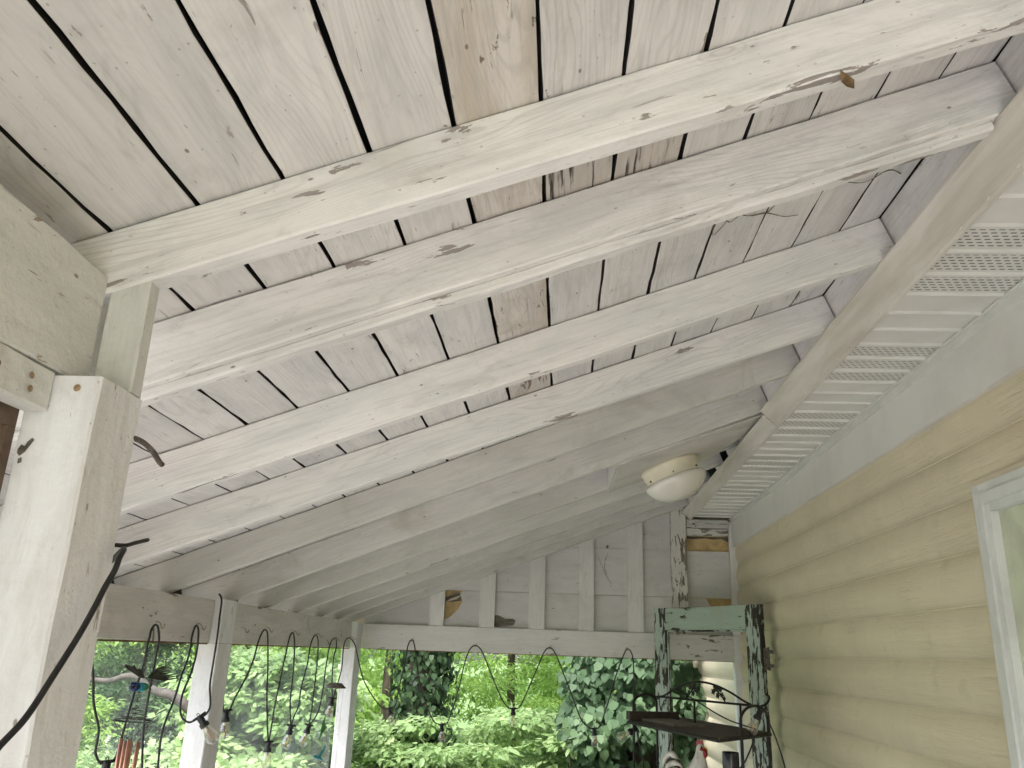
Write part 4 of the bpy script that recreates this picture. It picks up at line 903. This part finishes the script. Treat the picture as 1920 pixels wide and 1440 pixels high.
# ------------------------------------------------------------------ wrought-iron baker's rack
rk = empty('iron_rack', (0.8, 5.1, FLOOR), 'black wrought iron rack with arched back and dark wooden shelf', 'rack')
ZS = -0.358
Lf, Lb, Rf2, Rb = (0.446, 5.44), (0.615, 5.69), (0.925, 4.61), (1.13, 4.90)
def v3(p_, z): return (p_[0], p_[1], z)
pm = MB(); pm.tube([v3(Lf, FLOOR), v3(Lf, -.27)] + [((Lf[0] + Lb[0]) / 2 - (Lb[0] - Lf[0]) / 2 * math.cos(a), (Lf[1] + Lb[1]) / 2 - (Lb[1] - Lf[1]) / 2 * math.cos(a), -.27 + .055 * math.sin(a)) for a in np.linspace(.2, math.pi - .2, 12)] + [v3(Lb, -.27), v3(Lb, FLOOR)], 0.0075, 8); pm.build('side_frame', M['iron'], rk, None, True)
pm = MB(); pm.tube([v3(Rf2, FLOOR), v3(Rf2, -.30)] + [((Rf2[0] + Rb[0]) / 2 - (Rb[0] - Rf2[0]) / 2 * math.cos(a), (Rf2[1] + Rb[1]) / 2 - (Rb[1] - Rf2[1]) / 2 * math.cos(a), -.29 + .07 * math.sin(a)) for a in np.linspace(.2, math.pi - .2, 12)] + [v3(Rb, -.30), v3(Rb, FLOOR)], 0.0075, 8); pm.build('side_frame', M['iron'], rk, None, True)
Lb3, Rb3 = Vector((*Lb, 0)), Vector((1.10, 4.93, 0))
def back(u, z): q_ = Lb3.lerp(Rb3, u); return (q_.x, q_.y, z)
pm = MB(); pm.tube([back(0, -.245), back(.02, -.233), back(.06, -.230), back(.9, -.230), back(1, -.232)], 0.0065, 8)
pm.tube(catmull([back(-.02, -.232), back(.08, -.222), back(.2, -.175), back(.34, -.138), back(.46, -.124), back(.6, -.135), back(.74, -.168), back(.87, -.212), back(.97, -.232), back(1.05, -.215), back(1.08, -.18), back(1.05, -.165)], 6), 0.0062, 8)
for u in (.17, .40, .83): pm.tube([back(u, -.231), back(u + .01, -1.9)], 0.0065 if u > .3 else .004, 8)
pm.tube(catmull([back(.2, -.175), back(.30, -.20), back(.42, -.233), back(.6, -.29), back(.75, -.325), back(.95, -.35)], 5), 0.0042, 6)
pm.build('back_frame', M['iron'], rk, None, True)
# cast leaves and flowers between bar and arch
for cu, sgn in ((0.40, -1), (0.62, 1)):
    pm = MB()
    for (du, dz, r_) in ((0, .03, .018), (.03 * sgn * -1, .012, .015), (.035 * sgn, .026, .014), (.05 * sgn, -.004, .013), (.01 * sgn, -.008, .014), (.07 * sgn, -.022, .011), (-.02 * sgn, .042, .010)):
        c_ = Vector(back(cu + du, -.185 + dz)); pts = []
        for a in np.linspace(0, 2 * math.pi, 11)[:-1]:
            rr_ = 1.45 * r_ * (1.0 if int(round(a / (2 * math.pi / 10))) % 2 == 0 else .62); uu = (Rb3 - Lb3).normalized()
            pts.append(c_ + uu * rr_ * math.cos(a) + Vector((0, 0, rr_ * math.sin(a))))
        pm.prism(pts, (0, 0.006, 0))
    pm.tube(catmull([back(cu, -.16), back(cu + .05 * sgn, -.20), back(cu + .085 * sgn, -.235)], 4), 0.004, 6)
    pm.build('cast_flower', M['iron'], rk)
Ac, Bc, Cc, Dc = (0.41, 5.39), (0.77, 4.40), (1.14, 4.90), (0.77, 5.89)
pm = MB(); pm.prism([v3(Ac, ZS), v3(Bc, ZS), v3(Cc, ZS), v3(Dc, ZS)], (0, 0, -0.016)); pm.build('shelf', M['shelfwood'], rk)
pm = MB()
for a, b_ in ((Ac, Bc), (Bc, Cc), (Cc, Dc), (Dc, Ac)): pm.tube([v3(a, ZS - .012), v3(b_, ZS - .012)], 0.010, 6)
pm.build('shelf_rim', M['iron'], rk)
Z2 = -0.745
pm = MB(); pm.prism([v3((.44, 5.3), Z2), v3((.80, 4.42), Z2), v3(Cc, Z2), v3(Dc, Z2)], (0, 0, -0.016)); pm.build('shelf', M['shelfwood'], rk)
pm = MB()
for x, y in ((0.388, 5.3),): pm.tube(catmull([(x - .06, y, -.70), (x - .055, y, -.64), (x - .02, y, -.605), (x + .015, y, -.63), (x + .02, y, -.70)], 5), 0.0065, 8)
pm.build('scroll', M['iron'], rk, None, True)
# things on the shelves
pm = MB(); uv = (Vector((*Bc, 0)) - Vector((*Ac, 0))).normalized(); pv = Vector((-uv.y, uv.x, 0)); a = Vector((*Ac, ZS + .001)) - uv * .03
pm.prism([a, a + uv * .05, a + uv * .05 + pv * .33, a + pv * .33], (0, 0, 0.048))
tag(pm.build('wooden_block', M['shelfwood']), 'dark wooden block lying across the left end of the top shelf', 'block')
pm = MB(); a = Vector((*Ac, ZS + .001)) + uv * .06 + pv * .06
pm.prism([a, a + uv * .42, a + uv * .42 + pv * .2, a + pv * .2], (0, 0, 0.014))
tag(pm.build('grey_board', M['greywood']), 'thin grey board lying flat on the top shelf of the rack', 'board')
# cup, pot, can
pm = MB(); pm.lathe([(0.0005, 0), (0.048, 0), (0.062, 0.098), (0.066, 0.100), (0.066, 0.106), (0.060, 0.106), (0.044, 0.006), (0.0005, 0.006)], 28, (0.553, 5.12, Z2 + .001))
cup = empty('plastic_cup', (0.553, 5.12, Z2), 'green plastic cup with white rim on the lower shelf', 'cup')
pm.build('cup_body', M['greenplastic'], cup, None, True)
pm = MB(); pm.lathe([(0.0655, .099), (0.0685, 0.101), (0.068, 0.109), (0.060, 0.109), (0.058, .099)], 28, (0.553, 5.12, Z2 + .001)); pm.build('rim', M['whiteplastic'], cup, None, True)
pm = MB(); pm.lathe([(0.0005, 0), (0.028, 0), (0.034, 0.095), (0.036, 0.10), (0.034, .108), (0.028, .106), (0.024, .01), (0.0005, .01)], 22, (0.452, 5.22, Z2 + .001)); tag(pm.build('clay_pot', M['clay'], None, None, True), 'small brown clay pot left of the green cup', 'pot')
can = empty('spray_can', (0.868, 4.62, Z2), 'black spray can with a black cap and red lettering on the lower shelf', 'spray can')
cx, cy = 0.868, 4.62
pm = MB(); pm.lathe([(0.0005, 0), (0.040, 0), (0.0405, 0.005), (0.0405, 0.175), (0.038, 0.19)], 32, (cx, cy, Z2 + .001)); pm.build('can_body', M['whiteplastic'], can, None, True)
pm = MB(); pm.lathe([(0.0412, 0.178), (0.0412, 0.225)], 32, (cx, cy, Z2 + .001)); pm.build('black_band', M['canblack'], can, None, True)
pm = MB(); pm.lathe([(0.0418, 0.190), (0.0418, 0.300), (0.039, 0.306), (0.0005, 0.3065)], 32, (cx, cy, Z2 + .001)); pm.build('cap', M['canblack'], can, None, True)
cu_ = bpy.data.curves.new('lettering', 'FONT'); cu_.body = 'PRO'; cu_.size = 0.016; cu_.extrude = 0.0004; cu_.align_x = 'CENTER'
tmp = bpy.data.objects.new('lettering', cu_); C.objects.link(tmp); dg = bpy.context.evaluated_depsgraph_get()
me = bpy.data.meshes.new_from_object(tmp.evaluated_get(dg)); bpy.data.objects.remove(tmp)
vd = Vector((-cx, -cy, 0)).normalized(); xd = Vector((0, 0, 1)).cross(vd) 
mw = Matrix(((xd.x, 0, vd.x, cx + vd.x * .0425), (xd.y, 0, vd.y, cy + vd.y * .0425), (0, 1, 0, Z2 + .183), (0, 0, 0, 1)))
me.materials.clear(); link('lettering', me, M['canred'], can, mw)
pm = MB(); pm.add([(x, 0, z) for z in (-.05, -.012) for x in (-.026, 0.0)], [(0, 1, 3, 2)]); pm.build('red_label', M['canred'], can, Matrix(((xd.x, 0, vd.x, cx + vd.x * .0432), (xd.y, 0, vd.y, cy + vd.y * .0432), (0, 0, 0, 0), (0, 0, 0, 1))) @ Matrix.Identity(4) if False else Matrix.Translation((cx + vd.x * .0432, cy + vd.y * .0432, Z2 + .178)) @ Matrix(((xd.x, 0, 0, 0), (xd.y, 1, 0, 0), (0, 0, 1, 0), (0, 0, 0, 1))))

# rooster figurine (facing right, head turned slightly to the viewer)
ro = empty('rooster_figurine', (0.74, 4.98, Z2), 'speckled black and white ceramic rooster with red comb under the shelf', 'figurine')
rb = Vector((0.735, 4.98, Z2 + .001)); e1 = Vector((1, -0.25, 0)).normalized()
def rp(a, z, s=0): return rb + e1 * a + Vector((0, 0, z)) + Vector((0, 1, 0)) * s
rm = frame(rb, e1, Vector((0.25, 1, 0)))
pm = MB(); ctr = [(-0.01, 0.0, .055), (-0.005, 0.03, .070), (0.0, .075, .080), (.004, .12, .078), (.014, .165, .060), (.026, .205, .041), (.033, .240, .028), (.036, .265, .022), (.037, .285, .0205), (.038, .302, .015), (.038, .309, .002)]
vs = []; fs = []; n = 22
for (a, z, r_) in ctr:
    for k in range(n):
        t = 2 * math.pi * k / n; vs.append((a + r_ * 1.12 * math.cos(t), r_ * .8 * math.sin(t), z))
for i in range(len(ctr) - 1): fs += [(i * n + k, i * n + (k + 1) % n, (i + 1) * n + (k + 1) % n, (i + 1) * n + k) for k in range(n)]
pm.add(vs, fs); pm.build('body', M['rooster'], ro, rm, True)
pm = MB(); pm.prism([(0.012, -.005, .295), (.016, -.005, .325), (.024, -.005, .316), (.031, -.005, .338), (.040, -.005, .322), (.050, -.005, .330), (.056, -.005, .300), (.045, -.005, .296)], (0, 0.010, 0)); pm.build('comb', M['comb'], ro, rm)
pm = MB(); pm.tube([(.056, -.004, .285), (.062, -.006, .268), (.064, -.006, .248), (.060, -.006, .236)], [.010, .014, .013, .005], 10); pm.tube([(.04, -.018, .284), (.05, -.02, .278)], [.010, .008], 8); pm.build('wattle', M['comb'], ro, rm, smooth=True)
pm = MB(); pm.tube([(.055, -.004, .287), (.070, -.006, .284), (.080, -.007, .277)], [.009, .006, .001], 8); pm.build('beak', M['beak'], ro, rm, smooth=True)
pm = MB(); pm.lathe([(0.0005, .004), (.0035, .002), (.004, 0)], 8); pm.build('eye', M['canblack'], ro, rm @ Matrix.Translation((.045, -.021, .292)) @ Matrix.Rotation(math.pi / 2, 4, 'X'))
for k in range(7):
    s = (k - 3) * 0.008; h = .245 - .022 * abs(k - 3) + .01 * (k % 2)
    pm = MB(); pm.tube(catmull([(-.05, s * .4, .10), (-.075, s, .17 + .01 * (k % 3)), (-.105 - .004 * k, s * 1.3, h - .01), (-.14 - .005 * k, s * 1.5, h - .035), (-.158 - .004 * k, s * 1.6, h - .085)], 4), [.012, .014, .016, .017, .018, .018, .018, .0175, .017, .016, .015, .0135, .012, .010, .008, .005, .001], 7)
    pm.build('tail_feather', M['darkfeather'] if k % 2 == 0 else M['rooster'], ro, rm, smooth=True)

# ------------------------------------------------------------------ cobwebs, dry leaf
def roofp(x, y, d=0.004): return (x, y, roofz(x) - d)
pm = MB()
for L in ([(0.42, 1.98), (0.435, 2.03), (0.455, 2.06), (0.47, 2.02), (0.45, 2.0), (0.50, 2.05), (0.56, 2.08), (0.62, 2.13), (0.67, 2.16)], [(0.56, 2.08), (0.59, 2.0), (0.63, 1.96), (0.66, 1.90), (0.72, 1.88), (0.80, 1.90)], [(0.44, 2.05), (0.41, 2.10), (0.40, 1.97)], [(0.66, 1.9), (0.62, 1.86), (0.61, 1.80)], [(0.78, 2.05), (0.84, 2.08), (0.90, 2.06), (.95, 2.10)]):
    P = [Vector(roofp(x, y, 0.004 + 0.004 * (i % 2))) for i, (x, y) in enumerate(L)]
    pm.tube(catmull(P, 4), [0.0009 + 0.0012 * random.random() ** 2 for _ in range((len(P) - 1) * 4 + 1)], 5)
tag(pm.build('cobweb', M['cobweb']), 'dusty cobweb strands on the ceiling boards between the second and third rafters', 'cobweb')
pm = MB(); bx0 = Vector((0.505, 1.275, 0)); bx0.z = roofz(.505) - .152
pm.prism([bx0 + Vector((-.012, .0, 0)), bx0 + Vector((0, .006, -.004)), bx0 + Vector((.022, .026, -.002)), bx0 + Vector((.028, .045, -.006)), bx0 + Vector((.010, .034, -.010)), bx0 + Vector((-.004, .022, -.008))], (0, 0, -.0012))
tag(pm.build('dry_leaf', M['dryleaf']), 'curled dry brown leaf stuck under the nearest rafter', 'leaf')
pm = MB()
for L in ([(0.30, .80), (.36, .66), (.41, .58)], [(0.36, .78), (.38, .84)], [(.36, .8), (.35, .72), (.37, .66)]):
    pm.tube([(x, YE + .036, z) for x, z in L], 0.0018, 4)
pm.tube([(0.37, YE + .03, .88), (0.38, YE + .03, .90)], 0.010, 6)
tag(pm.build('cobweb', M['cobweb']), 'small dark cobweb on the gable panel right of the fourth stud', 'cobweb')

# ------------------------------------------------------------------ vegetation
LT = np.array([(0, 0, 0), (0.22, 0.36, 0.03), (0.62, 0.36, 0.0), (1.0, 0, -0.10), (0.62, -0.36, 0.0), (0.22, -0.36, 0.03)], float)
LH = np.array([(0, 0, 0), (0.0, 0.42, -0.02), (0.5, 0.48, -0.02), (1.0, 0, -0.16), (0.5, -0.48, -0.02), (0.0, -0.42, -0.02)], float)
def leaves(name, P, D, Nn, Ls, ws, mat, parent, tmpl=LT, tint=None, kind='stuff'):
    n = len(P); D = D / (np.linalg.norm(D, axis=1, keepdims=True) + 1e-9)
    Nn = Nn - D * (Nn * D).sum(1, keepdims=True); Nn = Nn / (np.linalg.norm(Nn, axis=1, keepdims=True) + 1e-9)
    Sd = np.cross(Nn, D); t = tmpl
    V = P[:, None] + D[:, None] * (t[None, :, 0:1] * Ls[:, None, None]) + Sd[:, None] * (t[None, :, 1:2] * ws[:, None, None]) + Nn[:, None] * (t[None, :, 2:3] * Ls[:, None, None])
    V = V.reshape(-1, 3)
    me = bpy.data.meshes.new(name)
    me.vertices.add(n * 6); me.vertices.foreach_set('co', V.astype(np.float32).ravel())
    f1 = np.array([0, 1, 2, 3, 0, 3, 4, 5]); idx = (np.arange(n)[:, None] * 6 + f1[None]).ravel()
    me.loops.add(n * 8); me.loops.foreach_set('vertex_index', idx.astype(np.int32))
    me.polygons.add(n * 2); me.polygons.foreach_set('loop_start', (np.arange(n * 2) * 4).astype(np.int32)); me.polygons.foreach_set('loop_total', np.full(n * 2, 4, np.int32))
    me.update(calc_edges=True); me.validate()
    at = me.attributes.new('tint', 'FLOAT', 'FACE')
    tt = RNG.random(n) if tint is None else tint
    at.data.foreach_set('value', np.repeat(np.clip(tt, 0, 1), 2).astype(np.float32))
    o = link(name, me, mat, parent)
    if kind: o['kind'] = kind
    return o
def cloud(name, clumps, per, size, mat, parent, flat=0.5, ratio=0.55, tmpl=LT, droop=0.35, jitter=0.25, faceview=0.0):
    """clumps: (x,y,z,r). Leaves sit in layered sprays inside every clump."""
    cl_ = np.array(clumps, float); n = len(cl_); idx = np.repeat(np.arange(n), per)
    c_ = cl_[idx]; m_ = len(idx)
    d = RNG.normal(size=(m_, 3)); d /= np.linalg.norm(d, axis=1, keepdims=True)
    rad = RNG.random(m_) ** 0.55
    P = c_[:, :3] + d * (c_[:, 3] * rad)[:, None] * np.array([1, 1, flat])
    D = d * np.array([1, 1, 0.25]) + RNG.normal(size=(m_, 3)) * jitter; D[:, 2] -= droop
    Nn = np.tile(np.array([0.0, 0, 1.0]), (m_, 1)) + RNG.normal(size=(m_, 3)) * 0.45
    if faceview: Nn += np.array([0, -1.0, 0]) * faceview
    Ls = size * RNG.uniform(0.6, 1.25, m_); ws = Ls * ratio * RNG.uniform(0.8, 1.15, m_)
    ct = RNG.random(n)[idx]
    tint = 0.55 * ct + 0.45 * RNG.random(m_)
    return leaves(name, P, D, Nn, Ls, ws, mat, parent, tmpl, tint)
def limb(pm, a, b_, r0, r1, wob=0.1, k=5):
    a, b_ = Vector(a), Vector(b_); pts = [a.lerp(b_, i / k) + Vector((random.uniform(-1, 1), random.uniform(-1, 1), random.uniform(-.5, .5))) * wob * (0 if i in (0,) else 1) for i in range(k + 1)]
    P = catmull(pts, 3); pm.tube(P, [r0 + (r1 - r0) * i / (len(P) - 1) for i in range(len(P))], 8); return P
GZ = -2.75
def shrub(name, label, cat, x, y, rx, ry, z0, z1, nc, per, size, mat, flat=0.45, ratio=0.58, tmpl=LT, group=None, cr=(0.25, 0.5), droop=0.18, **kw):
    e = empty(name, (x, y, GZ), label, cat, group)
    cl_ = []
    for _ in range(nc):
        a = random.uniform(0, 2 * math.pi); q_ = random.random() ** 0.5; h = random.random()
        k_ = math.sqrt(max(0.05, 1 - (2 * h - 1) ** 2 * .8))
        cl_.append((x + rx * q_ * math.cos(a) * k_, y + ry * q_ * math.sin(a) * k_, z0 + (z1 - z0) * h, random.uniform(*cr)))
    cloud('foliage', cl_, per, size, mat, e, flat, ratio, tmpl, droop=droop, **kw)
    pm = MB()
    for i in range(min(9, nc)):
        c_ = cl_[i]; limb(pm, (x + random.uniform(-.2, .2), y + random.uniform(-.2, .2), GZ), c_[:3], 0.03, 0.006, 0.12)
    pm.build('stem', M['bark'], e, smooth=True)
    return e
# spreading pale shrub in the middle of the gable opening
shrub('dogwood_shrub', 'spreading light green shrub with layered leaves below the middle of the gable opening', 'shrub', -0.45, 10.0, 1.6, 1.1, -1.9, -0.62, 100, 190, 0.098, M['leaf_shrub'], 0.24, 0.6, cr=(0.25, 0.45))
shrub('leafy_shrub', 'light green shrub at the foot of the ivy trunk', 'shrub', -2.0, 10.4, 0.9, 0.9, -2.0, -0.85, 55, 160, 0.095, M['leaf_shrub'], 0.26, 0.6, cr=(0.22, 0.42))
shrub('hedge_shrub', 'dense mid green shrub behind the rippled plastic sheet', 'shrub', -3.15, 9.3, 0.95, 0.9, -2.3, -0.12, 120, 210, 0.092, M['leaf_shrub'], 0.4, 0.62, LH, cr=(0.25, 0.45), faceview=0.5)
shrub('hedge_shrub', 'dark topped leafy shrub left of the middle post', 'shrub', -5.6, 11.6, 1.1, 1.0, -2.3, 0.35, 80, 170, 0.09, M['leaf_dark'], 0.45, 0.6, cr=(0.3, 0.55))
shrub('yellow_shrub', 'yellow green shrub beside the hewn post', 'shrub', -4.9, 8.3, 0.55, 0.5, -1.3, -0.45, 26, 110, 0.07, M['leaf_far'], 0.45, 0.5, cr=(0.15, 0.28))
shrub('fern_shrub', 'low pale green shrub under the wind chime', 'shrub', -4.0, 7.6, 0.75, 0.5, -2.4, -0.98, 50, 120, 0.075, M['leaf_shrub'], 0.5, 0.5, cr=(0.2, 0.35))
# ivy clad trunk
def tree(name, label, x, y, r, h, crown=None, ivy=None, bark='bark', lean=(0, 0), group=None):
    e = empty(name, (x, y, GZ), label, 'tree', group)
    pm = MB(); P = []
    for i in range(13):
        f_ = i / 12; P.append((x + lean[0] * f_ + .05 * math.sin(i), y + lean[1] * f_, GZ + h * f_))
    pm.tube(P, [r * (1.25 - .55 * i / 12) + r * .25 * math.exp(-i) for i in range(13)], 12)
    for k_ in range(7):
        f_ = random.uniform(.45, .95); a = random.uniform(0, 6.28); b0 = (x + lean[0] * f_, y + lean[1] * f_, GZ + h * f_)
        limb(pm, b0, (b0[0] + 1.6 * math.cos(a), b0[1] + 1.6 * math.sin(a), b0[2] + random.uniform(.3, 1.3)), r * .35, r * .06, .12)
    pm.build('trunk', M[bark], e, smooth=True)
    if crown:
        nc, per, size, mat, R0, z0, z1 = crown; cl_ = []
        for _ in range(nc):
            a = random.uniform(0, 6.283); q_ = random.random() ** .5 * R0; cl_.append((x + lean[0] + q_ * math.cos(a), y + lean[1] + q_ * math.sin(a), random.uniform(z0, z1), random.uniform(.35, .8)))
        cloud('crown', cl_, per, size, mat, e, 0.5, 0.5)
    if ivy:
        n, size, z1, mat = ivy
        zz = RNG.uniform(0, z1 - GZ, n); an = RNG.uniform(0, 2 * math.pi, n); rr_ = r * 1.15 + RNG.random(n) ** 2 * .22 + .03
        P_ = np.stack([x + lean[0] * zz / h + rr_ * np.cos(an), y + lean[1] * zz / h + rr_ * np.sin(an), GZ + zz], 1)
        No = np.stack([np.cos(an), np.sin(an), np.full(n, .35)], 1) + RNG.normal(size=(n, 3)) * .35
        D = np.stack([RNG.normal(size=n) * .5, RNG.normal(size=n) * .5, np.full(n, -1.0)], 1)
        Ls = size * RNG.uniform(.6, 1.2, n); leaves('ivy', P_, D, No, Ls, Ls * .8, mat, e, LH)
    return e
tree('ivy_tree', 'thick tree trunk wrapped in dark ivy behind the gable opening', -1.62, 10.3, 0.17, 6.5, (40, 120, .12, M['leaf_far'], 2.2, 1.6, 3.6), (7000, 0.075, 2.0, M['leaf_ivy']))
tree('ivy_tree', 'second dark ivy clad trunk further back right of centre', 0.45, 13.4, 0.12, 7, (50, 120, .14, M['leaf_far'], 2.4, 1.7, 4.5), (3600, 0.08, 2.0, M['leaf_ivy']))
# vine wall
vt = tree('vine_tree', 'brown trunk hung with big heart shaped vine leaves on the right', 0.95, 9.6, 0.16, 5, None, None, 'bark', (-.1, .2))
cl_ = [(random.uniform(.22, 1.45), random.uniform(8.9, 9.9), random.uniform(-2.2, .55), random.uniform(.2, .36)) for _ in range(64)]
cloud('vine', cl_, 180, 0.092, M['leaf_vine'], vt, 0.8, 0.85, LH, droop=1.2, faceview=1.4)
# branch of the gnarled tree at the left
gt = empty('gnarled_tree', (-3.3, 8.9, GZ), 'gnarled brown tree limb curving behind the wind chime', 'tree')
pm = MB(); P = catmull([(-5.2, 8.35, -.41), (-4.75, 8.35, -.385), (-4.45, 8.35, -.390), (-4.30, 8.35, -.345), (-4.16, 8.35, -.345), (-4.06, 8.35, -.43), (-3.92, 8.35, -.478), (-3.80, 8.35, -.50), (-3.62, 8.4, -.62), (-3.45, 8.5, -.80), (-3.35, 8.6, -1.3), (-3.3, 8.7, -2.0), (-3.3, 8.9, GZ)], 5)
pm.tube(P, [.018 + .05 * (i / (len(P) - 1)) for i in range(len(P))], 9); pm.build('limb', M['palebark'], gt, smooth=True)
cl_ = [(random.uniform(-5.2, -3.6), random.uniform(8.4, 9.3), random.uniform(-.25, .35), random.uniform(.12, .25)) for _ in range(14)]
cloud('foliage', cl_, 60, 0.075, M['leaf_far'], gt, .5)
# background trees that can be told apart
bgl = ['leftmost bushy bright tree far behind the hewn post', 'broad dark tree behind the wind chime', 'pale green tree behind the middle post', 'tall yellow green tree behind the corner post', 'bright tree left of the ivy trunk', 'glowing yellow green tree behind the middle of the gable opening', 'feathery bright tree right of the middle', 'deep green tree behind the vine leaves', 'bright tree behind the green door']
bg = [(-10.2, 15.5, 'leaf_far'), (-7.4, 13.8, 'leaf_dark'), (-6.6, 17.5, 'leaf_far'), (-4.6, 16.0, 'leaf_far'), (-3.0, 14.6, 'leaf_far'), (-1.0, 17.0, 'leaf_far'), (0.9, 16.2, 'leaf_far'), (2.6, 14.5, 'leaf_vine'), (4.6, 17, 'leaf_far')]
for (x, y, mt), lb in zip(bg, bgl):
    e = tree('woodland_tree', lb, x, y, random.uniform(.05, .08), 6.5, None, None, 'bark', (random.uniform(-.4, .4), 0), 'trees behind the porch')
    cl_ = []
    for _ in range(120):
        a = random.uniform(0, 6.283); q_ = random.random() ** .5 * 2.0; cl_.append((x + q_ * math.cos(a), y + q_ * math.sin(a) * .8, random.uniform(-2.5, 2.4), random.uniform(.25, .55)))
    cloud('crown', cl_, 105, 0.12, M[mt], e, 0.42, 0.5)
# far wood: one mass
cl_ = []
for _ in range(620):
    x = random.uniform(-24, 14); y = 20 + abs(x) * .25 + random.uniform(0, 5); cl_.append((x, y, random.uniform(-2.7, 6.5), random.uniform(.6, 1.1)))
o = cloud('far_wood', cl_, 110, 0.22, M['leaf_far'], None, 0.6, 0.6); tag(o, 'far sunlit wood closing the view', 'woodland')
g = MB(); g.box(-9, 6, 8.2, 13.5, -2.748, -2.735); o = g.build('garden_bed', M['soil']); tag(o, kind='structure')
